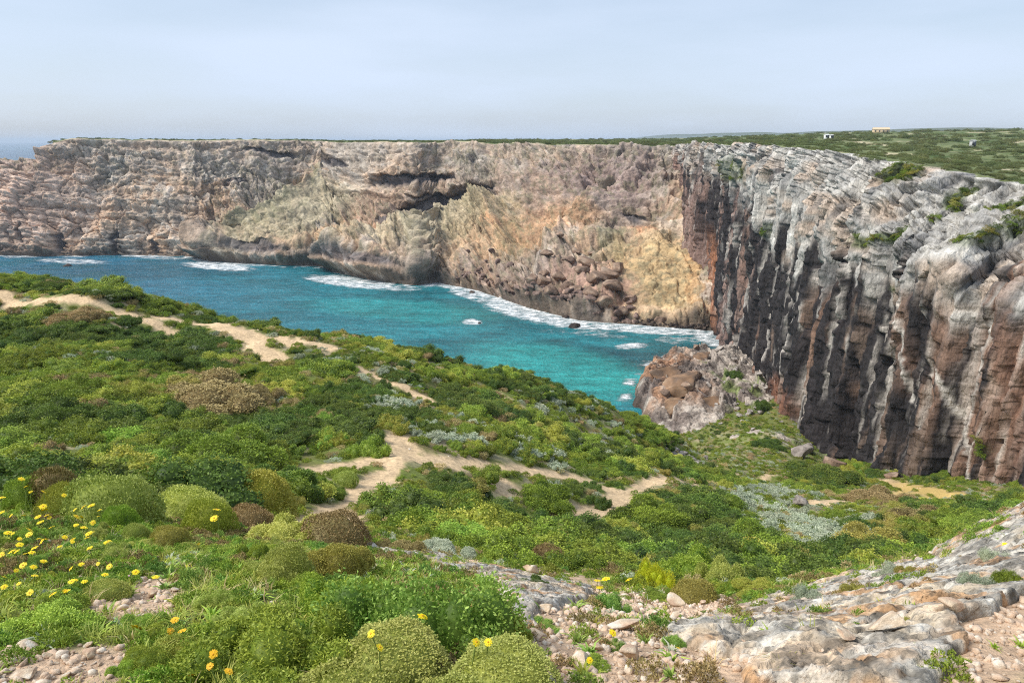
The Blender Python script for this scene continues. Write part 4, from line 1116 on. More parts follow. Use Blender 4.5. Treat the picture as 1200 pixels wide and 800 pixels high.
for x, y, w, h, kd, lf, lab in HILL:
    p, rr, hh = at_photo(x, y, w, h) if 'headland' not in lab else (on_head(x, y), 2.2, 1.6)
    put_shrub('hillside_shrub', 'fine' if rr > 1.2 and kd == 'scrub' else kd, lf, p, rr, rr * .85, hh * .75, lab)

# ------------------------------------------------------------------ uncountable cover: scrub, herbs, gravel (instanced)
def scatter(name, variants, pos, rot, scl, idx, label):
    """one object of many small copies"""
    c_ = bpy.data.collections.new(name + '_parts')
    for i, (me, mat) in enumerate(variants):
        o = bpy.data.objects.new('%s_%03d' % (name, i), with_mat(me, mat) if mat else me)
        c_.objects.link(o)
    me = bpy.data.meshes.new(name)
    me.vertices.add(len(pos)); me.vertices.foreach_set('co', np.asarray(pos, np.float32).ravel())
    for an, at, av in (('rot', 'FLOAT_VECTOR', rot), ('scl', 'FLOAT_VECTOR', scl), ('vid', 'INT', idx)):
        a = me.attributes.new(an, at, 'POINT')
        a.data.foreach_set('vector' if at == 'FLOAT_VECTOR' else 'value', np.asarray(av, np.float32 if at == 'FLOAT_VECTOR' else np.int32).ravel())
    o = bpy.data.objects.new(name, me); COL.objects.link(o)
    g = bpy.data.node_groups.new(name, 'GeometryNodeTree')
    g.interface.new_socket('Geometry', in_out='INPUT', socket_type='NodeSocketGeometry')
    g.interface.new_socket('Geometry', in_out='OUTPUT', socket_type='NodeSocketGeometry')
    n = g.nodes.new; gi, go = n('NodeGroupInput'), n('NodeGroupOutput')
    ip = n('GeometryNodeInstanceOnPoints'); ci_ = n('GeometryNodeCollectionInfo')
    ci_.inputs['Collection'].default_value = c_
    ci_.inputs['Separate Children'].default_value = True; ci_.inputs['Reset Children'].default_value = True
    ip.inputs['Pick Instance'].default_value = True
    def na(nm, typ):
        q_ = n('GeometryNodeInputNamedAttribute'); q_.data_type = typ; q_.inputs['Name'].default_value = nm
        return q_.outputs['Attribute']
    e2r = n('FunctionNodeEulerToRotation')
    lk = g.links.new
    lk(gi.outputs[0], ip.inputs['Points']); lk(ci_.outputs[0], ip.inputs['Instance'])
    lk(na('vid', 'INT'), ip.inputs['Instance Index']); lk(na('rot', 'FLOAT_VECTOR'), e2r.inputs[0]); lk(e2r.outputs[0], ip.inputs['Rotation'])
    lk(na('scl', 'FLOAT_VECTOR'), ip.inputs['Scale']); lk(ip.outputs[0], go.inputs[0])
    o.modifiers.new('scatter', 'NODES').node_group = g
    return tag(o, label, None, kind='stuff')

def merged(seed, kind, j=0):
    """foliage and its woody base as one small mesh for scattering"""
    return SH[kind][j % len(SH[kind])][0]

VAR = [('scrub', 0, 'mastic'), ('scrub', 1, 'mastic'), ('scrub', 2, 'deep'), ('scrub', 3, 'deep'), ('scrub', 0, 'juniper'), ('scrub', 2, 'juniper'), ('scrub', 1, 'bright'), ('scrub', 3, 'lime'), ('scrub', 1, 'dry'), ('scrub', 3, 'olive'), ('loose', 0, 'silver'), ('loose', 1, 'silver'), ('loose', 0, 'grass'), ('loose', 1, 'straw'), ('loose', 0, 'juniper'), ('loose', 1, 'mastic')]
def sample_land(n, r0, r1, pw, amax=50, seed=1):
    r = np.random.default_rng(seed)
    a = np.radians(r.uniform(-amax, amax, n)); u = r.random(n)
    rr = (r0 ** pw + u * (r1 ** pw - r0 ** pw)) ** (1 / pw)
    return rr * np.sin(a), rr * np.cos(a), rr, r
def grid_at(G, x, y):
    a = np.arctan2(x - CTR[0], y - CTR[1]); r = np.hypot(x - CTR[0], y - CTR[1])
    j = np.clip(((a - ANG[0]) / (ANG[1] - ANG[0])).round().astype(int), 0, NAA - 1); i = np.clip((np.log(r / RAD[0]) / math.log(RAD[1] / RAD[0])).round().astype(int), 0, NRR - 1)
    return G[i, j]
x, y, rr, r = sample_land(17500, 9.5, 150, 1.3, seed=3)
z = ground_z(x, y); ppx, ppy = proj(np.stack([x, y, z], -1))
pmk = grid_at(path_m, x, y)
n1 = fbm(x / 7, y / 7, oct=3, seed=101); n2 = fbm(x / 3, y / 3, oct=3, seed=102); n3 = fbm(x / 16, y / 16, oct=2, seed=103)
sv = np.maximum.reduce([ell(ppx, ppy, 930, 600, 100, 30, 10), ell(ppx, ppy, 990, 640, 70, 20, 0), ell(ppx, ppy, 560, 520, 120, 22, 20) * .55, ell(ppx, ppy, 680, 500, 70, 40, 40) * .5, ell(ppx, ppy, 430, 440, 60, 40, 30) * .4])
brn = np.maximum.reduce([ell(ppx, ppy, 240, 465, 110, 30, 5), ell(ppx, ppy, 1060, 600, 60, 30, 0), ell(ppx, ppy, 620, 490, 60, 20, 0) * .6, ell(ppx, ppy, 100, 370, 60, 12, 0)])
val = ell(ppx, ppy, 880, 530, 110, 34, 0) * (rr > 75)
clump = sstep(-.55, .1, n2 + .4 * n1)
q = r.random(len(x))
vid = np.where(n1 + .5 * (q - .5) > .25, r.integers(2, 4, len(x)), np.where(n1 + .5 * (q - .5) < -.25, r.integers(4, 6, len(x)), r.integers(0, 2, len(x))))
q = r.random(len(x)); vid = np.where(q < .03, 6, vid); vid = np.where((q > .08) & (q < .13), 7, vid); vid = np.where((q > .13) & (q < .18), 8, vid); vid = np.where((q > .18) & (q < .24), 9, vid)
q = r.random(len(x)); vid = np.where(q < brn * .8, r.choice([8, 9], len(x)), vid)
q = r.random(len(x)); vid = np.where(q < sv * .92 + .012, r.integers(10, 12, len(x)), vid)
size = (.3 + 1.25 * r.random(len(x)) ** 1.6) * np.clip(.5 + rr / 50, .6, 1.25) * (1 + .3 * n3)
small = (vid >= 10)
size = np.where(small, size * .55, np.where((vid == 8) | (vid == 9), size * .65, size)) * (1 - .55 * val)
keep = (pmk < .25) & (ell(ppx, ppy, 1115, 582, 85, 14, 3) < .4) & (z > 1.2) & (r.random(len(x)) < .25 + .75 * clump) & (r.random(len(x)) > val * .75)
# stay clear of the path by the plant's own reach
for dx, dy in ((1, 0), (-1, 0), (0, 1), (0, -1)):
    keep &= grid_at(path_m, x + dx * size * .8, y + dy * size * .8) < .5
for kk_ in (1.0, 1.5, 2.1):
    keep &= (grid_at(path_m, x * (1 + kk_ * size / rr), y * (1 + kk_ * size / rr)) < .5) | (size < .3)
keep &= ~((y > 138) & (x > 26) & (vid < 8) & (r.random(len(x)) < .8))
x, y, z, rr, vid, size = x[keep], y[keep], z[keep], rr[keep], vid[keep], size[keep]
m = len(x)
rot = np.stack([r.normal(size=m) * .12, r.normal(size=m) * .12, r.uniform(0, 6.28, m)], -1)
hz_ = r.uniform(.32, .68, m) / (.6 + .4 * size)
scl = np.stack([size, size * r.uniform(.75, 1.1, m), size * hz_], -1)
scrub_v = [(SH[k_][j_][0], FM[f_]) for k_, j_, f_ in VAR]
pos = np.stack([x, y, z - .05 * size], -1)
# the largest-looking shrubs are things of their own, the rest is one mass
ppx, ppy = proj(pos)
app = np.where((ppx > -10) & (ppx < 1210) & (ppy < 790) & (vid < 12), size / rr, 0)
big_i = np.argsort(-app)[:270]
LEAFN = {'mastic': 'olive green', 'deep': 'dark green', 'juniper': 'mid green', 'bright': 'fresh green', 'lime': 'yellowish green', 'dry': 'dry brown', 'olive': 'olive brown', 'silver': 'silver grey'}
for i_ in big_i:
    k_, j_, f_ = VAR[vid[i_]]
    if ppx[i_] < 470 and ppy[i_] < 470: ar = 'high on the hillside left of the sandy path'
    elif ppx[i_] < 470: ar = 'on the hillside between the near domes and the footpath'
    elif ppx[i_] < 840 and ppy[i_] < 560: ar = 'on the slope above the forked path'
    elif ppx[i_] < 760: ar = 'in the scrub between rock ledge and forked path'
    else: ar = 'in the hollow beyond the pale rock slab'
    e = empty('hillside_shrub', pos[i_], 0, scl[i_]); e.rotation_euler = rot[i_]
    obj('foliage', with_mat(SH[k_][j_][0], FM[f_]), parent=e); obj('inner_foliage', with_mat(SH[k_][j_][1], FM[f_]), parent=e)
    tag(e, '%s low shrub %s' % (LEAFN[f_], ar), 'shrub', 'shrubs ' + ar)
rest = np.ones(m, bool); rest[big_i] = False
pos, rot, scl, vid = pos[rest], rot[rest], scl[rest], vid[rest]
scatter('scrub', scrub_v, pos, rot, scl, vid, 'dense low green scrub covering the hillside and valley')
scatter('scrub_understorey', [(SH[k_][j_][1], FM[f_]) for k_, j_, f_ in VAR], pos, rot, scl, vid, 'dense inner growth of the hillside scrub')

# small herbs filling the gaps further out
x, y, rr, r = sample_land(34000, 7.5, 165, 1.2, seed=8)
z = ground_z(x, y); keep = (grid_at(path_m, x, y) < .45 + .3 * r.random(len(x))) & (z > 1.0)
keep &= (grid_at(path_m, x, y) < .1) | (r.random(len(x)) < .3)
x, y, z, rr = x[keep], y[keep], z[keep], rr[keep]; m = len(x)
size = r.uniform(.10, .26, m) * np.clip(.5 + rr / 40, .6, 2.2)
q = r.random(m); vid = np.select([q < .12, q < .30, q < .42, q < .66], [0, 1, 2, 3], 4)
herb_v = [(SH['loose'][0][0], FM['silver']), (SH['loose'][1][0], FM['grass']), (SH['loose'][0][0], FM['straw']), (SH['loose'][1][0], FM['juniper']), (SH['loose'][0][0], FM['mastic'])]
scatter('ground_cover', herb_v, np.stack([x, y, z], -1), np.stack([0 * x, 0 * x, r.uniform(0, 6.28, m)], -1), np.stack([size, size, size * r.uniform(.5, 1, m)], -1), vid, 'low mixed herbs between the shrubs of the hillside')

# grass and herb tufts of the foreground meadow
def tuft_mesh(seed, n, hgt, wid, lean, tnt=.5):
    r = np.random.default_rng(seed)
    a = r.uniform(0, 6.283, n); q = r.uniform(0, .35, n) * hgt
    base = np.stack([q * np.cos(a), q * np.sin(a), 0 * q], -1)
    a2 = a + r.normal(size=n) * .6; le = r.uniform(.1, lean, n); h_ = hgt * r.uniform(.45, 1.1, n)
    d1 = np.stack([np.cos(a2) * le * .4, np.sin(a2) * le * .4, np.ones(n) * .6], -1) * h_[:, None]
    d2 = np.stack([np.cos(a2) * le, np.sin(a2) * le, np.ones(n) * (1 - .3 * le)], -1) * h_[:, None]
    sd_ = np.stack([-np.sin(a2), np.cos(a2), 0 * a2], -1) * (wid * r.uniform(.7, 1.3, n))[:, None]
    V = np.stack([base - sd_, base + sd_, base + d1 + sd_ * .9, base + d1 - sd_ * .9, base + d2 + sd_ * .12, base + d2 - sd_ * .12], 1).reshape(-1, 3)
    i = np.arange(n)[:, None] * 6
    F = np.concatenate([i + np.array([0, 1, 2, 3]), i + np.array([3, 2, 4, 5])])
    t = np.repeat(tnt + r.normal(size=n) * .22, 6).reshape(n, 6) + np.array([-.2, -.2, 0, 0, .2, .2])
    return make_mesh('tuft', V, F, {'tint': ('FLOAT', np.clip(t, 0, 1).ravel())})
TU = [tuft_mesh(i, 22, .075, .0018, 1.2) for i in range(3)] + [tuft_mesh(5 + i, 30, .045, .0045, 1.6) for i in range(3)]
tv = [(TU[0], FM['grass']), (TU[1], FM['grass']), (TU[2], FM['straw']), (TU[3], FM['bright']), (TU[4], FM['blue']), (TU[5], FM['juniper']), (TU[3], FM['lime']), (TU[4], FM['silver']), (SH['loose'][0][0], FM['bright']), (SH['loose'][1][0], FM['blue']), (SH['loose'][0][0], FM['dry'])]
x, y, rr, r = sample_land(34000, 1.6, 10.5, 1.3, 64, seed=12)
z = ground_z(x, y); ppx, ppy = proj(np.stack([x, y, z], -1))
br = grid_at(bare, x, y)
dens = 1 - .93 * sstep(.15, .6, br)
keep = r.random(len(x)) < dens
keep &= ~((ppx > 800) & (ppx < 1240) & (ppy > 640) & (r.random(len(x)) < .8))
x, y, z, rr = x[keep], y[keep], z[keep], rr[keep]; m = len(x)
pn = fbm(x / .7, y / .7, oct=3, seed=111)
q = r.random(m) + .3 * pn
vid = np.select([q < .06, q < .12, q < .18, q < .34, q < .48, q < .62, q < .68, q < .71, q < .84, q < .95], list(range(10)), 10)
size = np.where(vid >= 8, r.uniform(.03, .09, m), r.uniform(.45, 1.1, m)) * np.where(rr > 6, 1.2, 1)
scatter('meadow_herbs', tv, np.stack([x, y, z - .005], -1), np.stack([r.normal(size=m) * .15, r.normal(size=m) * .15, r.uniform(0, 6.28, m)], -1), np.stack([size] * 3, -1), vid, 'short grass and herbs between the near shrubs')

# gravel
PEB = [stone_mesh('pebble', 300 + i, 1, (1, .85, .6), 7, .05, base=(222, 198, 172), var=(204, 174, 148), light=(232, 222, 206)) for i in range(6)]
for p_ in PEB: p_.materials.append(M_stone)
x, y, rr, r = sample_land(42000, 1.6, 8.0, 1.4, 60, seed=14)
br = grid_at(bare, x, y); z = ground_z(x, y); keep = r.random(len(x)) < np.clip(br, .04, 1)
x, y, z = x[keep], y[keep], z[keep]; m = len(x)
size = .008 + .028 * r.random(m) ** 3.0
scatter('gravel', [(p_, None) for p_ in PEB], np.stack([x, y, z + size * .15], -1), r.uniform(0, 6.28, (m, 3)) * np.array([.15, .15, 1]), np.stack([size, size, size * .9], -1), r.integers(0, 6, m), 'loose pale gravel on the bare near ground')

x, y, rr, r = sample_land(60000, 9, 110, 1.2, 44, seed=19)
pm_ = grid_at(path_m, x, y); st_ = grid_at(stony, x, y); z = ground_z(x, y)
keep = r.random(len(x)) < np.where(pm_ > .3, .6 * (1.25 - pm_), .10 * st_)
x, y, z, rr = x[keep], y[keep], z[keep], rr[keep]; m = len(x)
size = (.018 + .10 * r.random(m) ** 4) * np.clip(.6 + rr / 40, .8, 2.4)
scatter('path_stones', [(p_, None) for p_ in PEB], np.stack([x, y, z - .05], -1), r.uniform(0, 6.28, (m, 3)) * np.array([.1, .1, 1]), np.stack([size, size, size * .8], -1), r.integers(0, 6, m), 'loose stones along the sandy paths')

# plateau and cliff-top scrub
r = np.random.default_rng(17)
n_ = 5200
i_ = (NPR * .86 * r.random(n_) ** 1.15).astype(int); j_ = r.integers(0, 420, n_)
x, y, z, pr, pe = PXx[i_, j_], PYy[i_, j_], PZ[i_, j_], PR[i_, j_], er[j_]
x = x + r.normal(size=n_) * 1.5; y = y + r.normal(size=n_) * 1.5
keep = (pr - pe > 3) & (pr < 900) & (fbm(x / 12, y / 16, oct=3, seed=121) > -.35)
keep &= ~((pang[j_] < -.25) & (r.random(n_) < .45))
x, y, z, pr = x[keep], y[keep], z[keep], pr[keep]; m = len(x)
size = r.uniform(.7, 1.8, m) * np.clip(pr / 200, .7, 2.2) * np.where(np.arctan2(x, y) < -.05, .55, 1)
vid = r.choice([1, 2, 2, 3, 3, 9], m)
rot = np.stack([0 * x, 0 * x, r.uniform(0, 6.28, m)], -1); scl = np.stack([size, size, size * r.uniform(.4, .75, m)], -1); pos = np.stack([x, y, z - .1], -1)
scatter('plateau_scrub', [(SH['scrub'][i_ % 4][0], FM['far']) for i_ in range(len(VAR))], pos, rot, scl, vid, 'dark low scrub dotted over the plateau and the cliff edge')
pts = WALL_P[WALL_GM > .45]
sel = pts[r.integers(0, len(pts), 420)]; m = len(sel); size = r.uniform(.4, .9, m)
scatter('cliff_scrub', scrub_v, sel, np.stack([np.full(m, 0.), np.full(m, -.5), r.uniform(0, 6.28, m)], -1), np.stack([size, size, size * .6], -1), r.choice([1, 2, 3, 5, 9], m), 'green scrub on the ledges of the right-hand cliff')

# ------------------------------------------------------------------ filler cushions of the flowering slope
rf = random.Random(23)
for i in range(70):
    x_, y_ = rf.uniform(0, 420), rf.uniform(560, 800)
    if y_ > 745 and x_ < 140 or (130 < x_ < 240 and 680 < y_ < 735): continue
    w_ = rf.uniform(24, 64) * (.6 + .7 * (y_ - 540) / 240)
    p, rr_, hh_ = at_photo(x_, y_, w_, w_ * rf.uniform(.35, .6))
    if rr_ > .6: continue
    lf = rf.choice(['cushion', 'bright', 'cushion', 'lime', 'juniper', 'cushion', 'bright', 'blue'])
    kd = rf.choice(['tight', 'cushion', 'fine', 'fine', 'leafy'])
    nm = {'cushion': 'pale green', 'bright': 'fresh green', 'olive': 'olive', 'lime': 'yellowish', 'juniper': 'mid green', 'dry': 'dry brown', 'blue': 'blue green'}[lf]
    sh = {'tight': 'domed', 'cushion': 'lumpy', 'fine': 'fine leaved', 'leafy': 'leafy'}[kd]
    put_shrub('small_shrub', kd, lf, p, rr_, rr_ * .85, hh_, 'small %s %s shrub among the flowers of the near left slope' % (nm, sh), 'small shrubs of the flowering slope')

# ------------------------------------------------------------------ flowers
def plain(name, rgb, rough=.6):
    k_ = NT(name); tc_ = k_.n('ShaderNodeTexCoord').outputs['Object']
    c_ = k_.mix(k_.rng(k_.noise(tc_, 60, 3, .6), .35, .65, 0, 1), L(*rgb) * .85, np.minimum(L(*rgb) * 1.12, .95))
    b_ = k_.n('ShaderNodeBsdfPrincipled', i_Roughness=rough); k_.l(c_, b_.inputs['Base Color'])
    k_.l(b_.outputs[0], k_.out.inputs['Surface'])
    return k_.m
M_pet = {'yellow': plain('yellow_petal', (250, 218, 20)), 'orange': plain('orange_yellow_petal', (250, 190, 20)), 'pink': plain('pink_petal', (204, 160, 190))}
M_disc = plain('flower_disc', (226, 160, 16)); M_stem = plain('flower_stem', (120, 138, 66))
def petals_mesh(seed, n=14):
    r = np.random.default_rng(seed); V, F = [], []
    for ring, (rad, z0, nn) in enumerate(((1.0, .0, n), (.72, .12, n - 3))):
        for i in range(nn):
            a = 6.283 * (i + .5 * ring) / nn + r.normal() * .06; ra = rad * r.uniform(.88, 1.06); w = 3.0 / nn * rad
            d = np.array([math.cos(a), math.sin(a), 0]); s_ = np.array([-math.sin(a), math.cos(a), 0]); up_ = np.array([0, 0, 1.])
            b0 = len(V)
            V += [d * .16 + up_ * z0, d * ra * .62 + s_ * w + up_ * (z0 + .10), d * ra + s_ * w * .45 + up_ * (z0 + r.uniform(-.08, .12)), d * ra - s_ * w * .45 + up_ * (z0 + r.uniform(-.08, .12)), d * ra * .62 - s_ * w + up_ * (z0 + .10)]
            F.append([b0, b0 + 1, b0 + 2, b0 + 3, b0 + 4])
    return make_mesh('petals', np.array(V), np.array(F))
PET = [petals_mesh(i) for i in range(3)]
v_, f_ = ico(2); DISC = make_mesh('disc', v_ * np.array([.26, .26, .16]) + np.array([0, 0, .16]), f_, smooth=True); DISC.materials.append(M_disc)
def stem_mesh(p0, p1, bend, r_=.0022):
    n = 6; q = np.linspace(0, 1, n)[:, None]
    c_ = p0 * (1 - q) + p1 * q + bend * (q * (1 - q)) * 1.0
    a = np.arange(5) / 5 * 6.283
    ring = np.stack([np.cos(a), np.sin(a), 0 * a], -1) * r_
    V = (c_[:, None] + ring[None]).reshape(-1, 3)
    F = [[i * 5 + j, i * 5 + (j + 1) % 5, (i + 1) * 5 + (j + 1) % 5, (i + 1) * 5 + j] for i in range(n - 1) for j in range(5)]
    me = make_mesh('stem', V, np.array(F), smooth=True); me.materials.append(M_stem)
    return me
DAISY = [(25, 561), (31, 570), (36, 576), (51, 576), (75, 580), (2, 600), (46, 594), (52, 597), (28, 604), (58, 606), (98, 594), (107, 592), (90, 605), (89, 615), (98, 618), (109, 612), (127, 617), (60, 618), (35, 621), (34, 626), (9, 624), (15, 625), (23, 631), (23, 638), (49, 634), (53, 632), (40, 642), (19, 646), (76, 629), (85, 632), (104, 625), (102, 630), (126, 635), (105, 642), (27, 662), (39, 664), (19, 668), (83, 666), (84, 681), (99, 681), (79, 692), (35, 694), (62, 696), (159, 670), (182, 676), (2, 583), (70, 640), (115, 605)]
def flower(x_, y_, px, colour, label, group, k_=.93, face=.35):
    p, t_ = ground_hit(x_, y_)
    t_ = min(t_, 6.2)
    hd = unproj(x_, y_, t_ * k_)
    g_ = float(ground_z(hd[0], hd[1]))
    e = empty('flower', (hd[0], hd[1], g_))
    rad = px / 2 / FPX * t_ * k_
    top = np.array([0, 0, max(hd[2] - g_, .03)])
    b0 = np.array([rf.uniform(-.05, .05), rf.uniform(-.05, .05), -.01])
    st = obj('stem', stem_mesh(b0, top, np.array([rf.uniform(-.06, .06), rf.uniform(-.06, .06), 0])), parent=e)
    h_ = obj('petals', with_mat(rf.choice(PET), M_pet[colour]), parent=e)
    h_.location = top; h_.scale = (rad, rad, rad); h_.rotation_euler = (face + rf.gauss(0, .25), rf.gauss(0, .3), rf.uniform(0, 6.28))
    d_ = obj('disc', DISC, parent=h_)
    return tag(e, label, 'flower', group)
DAISY += [(rf.uniform(0, 135), rf.uniform(590, 695)) for _ in range(26)]
for x_, y_ in DAISY:
    flower(x_, y_, rf.uniform(5, 9.5), 'yellow', 'yellow daisy on a thin stem in the flowering slope at the left', 'yellow daisies of the left slope', .88)
for x_, y_ in ((229, 638), (233, 637), (251, 648), (254, 597), (251, 607), (221, 663), (219, 674), (178, 654)):
    flower(x_, y_, rf.uniform(7, 10), 'yellow', 'small yellow flower in the leafy patch between domes and brown cushions', 'small yellow flowers of the leafy patch', .95)
BIG = [(205, 726, 10, 'orange', 'topmost orange yellow flower of the yellow leaved plant'), (213, 739, 11, 'orange', 'right orange yellow flower of the yellow leaved plant'), (200, 739, 10, 'orange', 'left orange yellow flower of the yellow leaved plant'), (160, 735, 14, 'yellow', 'broad yellow flower left of the yellow leaved plant'), (250, 766, 11, 'orange', 'upper orange flower at the foot of the dense green bush'), (246, 780, 9, 'orange', 'middle orange flower at the foot of the dense green bush'), (268, 786, 11, 'orange', 'right orange flower at the foot of the dense green bush'), (225, 791, 10, 'orange', 'darkest orange flower near the bottom edge'),
       (495, 722, 13, 'yellow', 'yellow flower in the middle of the big leafy bush'), (435, 742, 11, 'yellow', 'yellow flower at the left foot of the big leafy bush'), (445, 758, 11, 'yellow', 'yellow flower just above the bottom cushion'), (558, 752, 11, 'yellow', 'left one of the flower pair at the right foot of the leafy bush'), (572, 752, 10, 'yellow', 'right one of the flower pair at the right foot of the leafy bush'),
       (700, 680, 9, 'yellow', 'leftmost flower of the yellow cluster on the gravel'), (710, 678, 11, 'yellow', 'top flower of the yellow cluster on the gravel'), (703, 688, 10, 'yellow', 'middle flower of the yellow cluster on the gravel'), (706, 696, 10, 'yellow', 'lowest flower of the yellow cluster on the gravel'), (737, 679, 10, 'yellow', 'lone yellow flower between cluster and spurge'), (718, 741, 10, 'yellow', 'single yellow flower of the low plant in mid gravel'), (795, 759, 7, 'yellow', 'small yellow flower at the left edge of the slab'), (691, 773, 8, 'yellow', 'small yellow flower low on the gravel'), (604, 703, 7, 'yellow', 'small yellow flower at the ledge'), (588, 694, 7, 'yellow', 'small yellow flower near the brown cushion by the ledge'), (960, 714, 9, 'yellow', 'yellow flower of the silver plant on the slab'), (152, 673, 8, 'pink', 'single pink flower among the yellow daisies'), (1178, 638, 7, 'yellow', 'tiny yellow flower on the rock at the right edge')]
for x_, y_, px, cl, lab in BIG:
    on_bush = 'leafy bush' in lab or 'bottom cushion' in lab or 'dense green' in lab
    flower(x_, y_, px, cl, lab, None, .80 if on_bush else .95, .6)

# ------------------------------------------------------------------ single stones of the foreground
FST = [stone_mesh('stone', 400 + i, 3, (1, .85, .62), 14, .08, .36, .62, base=(204, 184, 158), var=(184, 156, 132), light=(216, 206, 190)) for i in range(6)]
STONES = [(29, 768, 32, 'largest pale stone at the lower left'), (2, 772, 20, 'pale stone cut by the left edge'), (52, 773, 16, 'small yellowish stone beside the largest lower left stone'), (21, 799, 36, 'flat pale stone at the lower left corner'), (102, 774, 30, 'pinkish stone at the foot of the meadow'), (101, 760, 16, 'small stone on top of the pinkish one'), (75, 796, 17, 'angular stone at the bottom edge left'), (92, 794, 13, 'small stone right of the angular bottom one'), (75, 704, 26, 'flat pale stone in the daisy meadow'), (71, 713, 22, 'second flat stone below the meadow stone'), (175, 702, 24, 'pale stone right of the meadow'), (200, 706, 17, 'whitish stone beside the dense bush'), (205, 694, 12, 'small grey stone above the whitish one'),
          (740, 775, 38, 'yellowish boxy stone in the middle of the gravel'), (791, 724, 36, 'rounded pale boulder left of the slab'), (764, 724, 20, 'pinkish stone beside the rounded boulder'), (746, 719, 15, 'small stone left of the pinkish one'), (735, 742, 52, 'flat pinkish slab stone in the gravel'), (682, 746, 18, 'upright pink stone in the gravel'), (700, 764, 22, 'tan stone above the bottom sprig'), (682, 784, 42, 'flat tan stone near the bottom of the gravel'), (627, 752, 34, 'flat reddish stone right of the leafy bush'), (770, 761, 15, 'small pale stone right of the boxy stone'), (792, 740, 20, 'stone under the left end of the slab'), (777, 740, 13, 'small stone between flat stone and slab'), (820, 774, 12, 'small stone against the slab'), (642, 720, 24, 'tan stone below the rock ledge'), (622, 674, 30, 'pale block on the ledge'),
          (923, 716, 18, 'tan rounded stone lying on the slab'), (892, 716, 11, 'small tan stone on the left of the slab'), (1110, 790, 46, 'whitish flat stone at the lower right'), (1117, 733, 32, 'tan stone at the right end of the slab'), (1046, 760, 62, 'large tan flat stone on the slab'), (992, 766, 38, 'tan stone left of the large flat one')]
for i, (x_, y_, w_, lab) in enumerate(STONES):
    p, rr_, hh_ = at_photo(x_, y_, w_, w_)
    if any(q_ in lab for q_ in ('on the slab', 'of the slab', 'large flat one')): p = p + np.array([0, 0, .06])
    o = put_stone('stone', FST[i % 6], p, rr_ * 1.05, lab, None, 'stone', M_stone, sink=.26, flat=.55 if 'flat' in lab else .85)
for i in range(110):
    x_, y_ = (rf.uniform(590, 830), rf.uniform(690, 800)) if i % 4 else (rf.uniform(0, 130), rf.uniform(765, 800))
    p, rr_, hh_ = at_photo(x_, y_, rf.uniform(6, 15), 8)
    put_stone('stone', FST[i % 6], p, min(rr_, .06), 'small pale stone scattered over the gravel' if i % 4 else 'small pale stone among the lower left stones', 'small stones on the gravel' if i % 4 else 'small stones at the lower left', 'stone', M_stone, sink=.28, flat=.75)

# ------------------------------------------------------------------ far buildings on the plateau
def plat_hit(px, d):
    a = math.atan((px - 600) / FPX / CP)
    i_ = int(np.argmin(np.abs(pang - a))); j_ = int(np.argmin(np.abs(PR[:, i_] - d)))
    return np.array([PXx[j_, i_], PYy[j_, i_], PZ[j_, i_]])
def box_mesh(name, sx, sy, z0, z1, mat):
    v = np.array([(x, y, z) for z in (z0, z1) for x, y in ((-sx, -sy), (sx, -sy), (sx, sy), (-sx, sy))], float)
    me = make_mesh(name, v, np.array([(0, 3, 2, 1), (4, 5, 6, 7), (0, 1, 5, 4), (1, 2, 6, 5), (2, 3, 7, 6), (3, 0, 4, 7)]))
    me.materials.append(mat); return me
M_tan = plain('tan_render', (206, 184, 150), .9); M_white = plain('white_render', (226, 228, 226), .8); M_grey = plain('grey_render', (176, 178, 176), .9); M_tile = plain('roof_tiles', (150, 112, 90), .9); M_pane = plain('dark_pane', (58, 62, 66), .3)
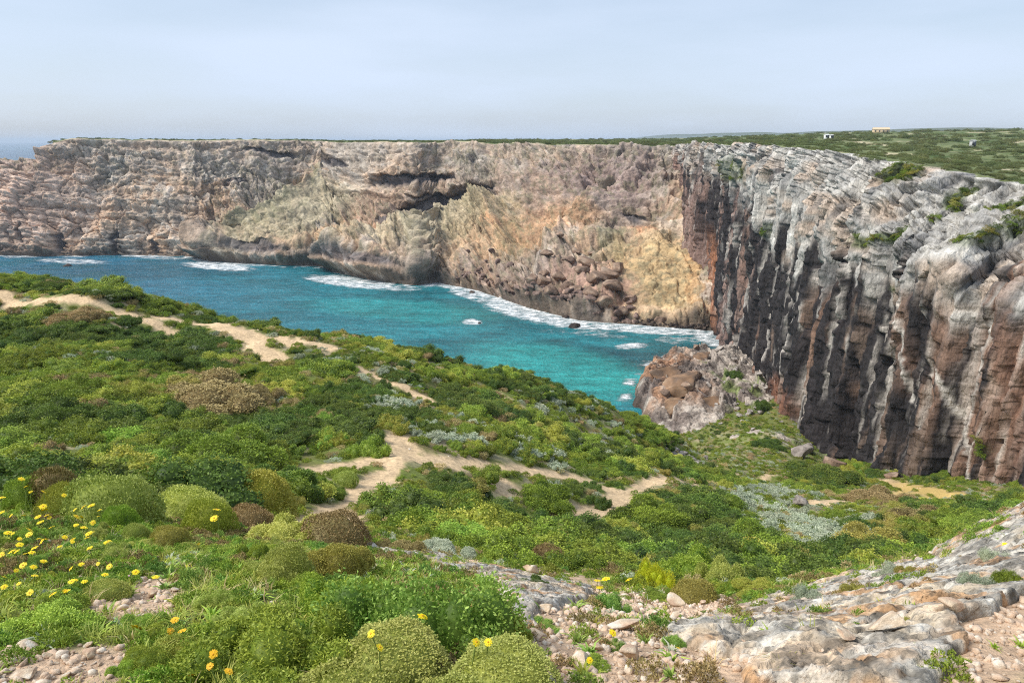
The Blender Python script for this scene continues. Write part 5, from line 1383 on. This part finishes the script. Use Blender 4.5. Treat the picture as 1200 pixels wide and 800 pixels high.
def house(p, w, d, h, rz, wall, roofm, label, cat, nwin=2, name='house'):
    e = empty(name, p, rz)
    obj('wall', box_mesh('wall', w / 2, d / 2, -.6, h, wall), parent=e)
    v = np.array([(-w / 2 - .25, -d / 2 - .25, h), (w / 2 + .25, -d / 2 - .25, h), (w / 2 + .25, d / 2 + .25, h), (-w / 2 - .25, d / 2 + .25, h), (-w / 2 - .25, 0, h + d * .22), (w / 2 + .25, 0, h + d * .22)])
    me = bpy.data.meshes.new('roof'); me.from_pydata(v.tolist(), [], [(0, 1, 5, 4), (2, 3, 4, 5), (0, 4, 3), (1, 2, 5), (3, 2, 1, 0)]); me.materials.append(roofm)
    obj('roof', me, parent=e)
    for i in range(nwin):
        wnd = obj('window', box_mesh('window', .45, .04, 0, 1.0, M_pane), parent=e)
        wnd.location = (-w / 2 + w * (i + .5) / (nwin + 1), -d / 2 - .03, h * .38)
    dr = obj('door', box_mesh('door', .45, .04, 0, 2.0, M_pane), parent=e); dr.location = (w / 2 - w * .5 / (nwin + 1), -d / 2 - .03, 0)
    return tag(e, label, cat)
house(plat_hit(1000, 640), 11, 7, 2.6, -.3, M_tan, M_tan, 'low tan house on the skyline of the plateau', 'house', 3)
house(plat_hit(943, 420), 1.9, 1.8, 2.1, .1, M_white, M_white, 'left one of two tiny white huts on the plateau', 'hut', 1, 'hut')
house(plat_hit(947.5, 425), 1.3, 1.4, 1.9, .2, M_white, M_white, 'right smaller one of two tiny white huts on the plateau', 'hut', 1, 'hut')
house(plat_hit(1101, 330), 1.5, 1.5, 2.6, .2, M_grey, M_grey, 'narrow pale hut among the plateau scrub towards the right', 'hut', 1, 'hut')

# ------------------------------------------------------------------ haze
hz_me = box_mesh('haze', 15000, 9900, -6, 92, plain('unused', (200, 200, 200)))
hz_me.materials.clear()
k = NT('haze_air')
pv = k.n('ShaderNodeVolumePrincipled')
pv.inputs['Color'].default_value = (.70, .84, 1.0, 1); pv.inputs['Density'].default_value = HAZE; pv.inputs['Anisotropy'].default_value = .1
k.l(pv.outputs[0], k.out.inputs['Volume'])
k.m.cycles.homogeneous_volume = True
hz_me.materials.append(k.m)
hz = obj('haze', hz_me); hz.location = (0, 9000, 0)
tag(hz, 'thin pale sea haze over the bay', None, kind='stuff')
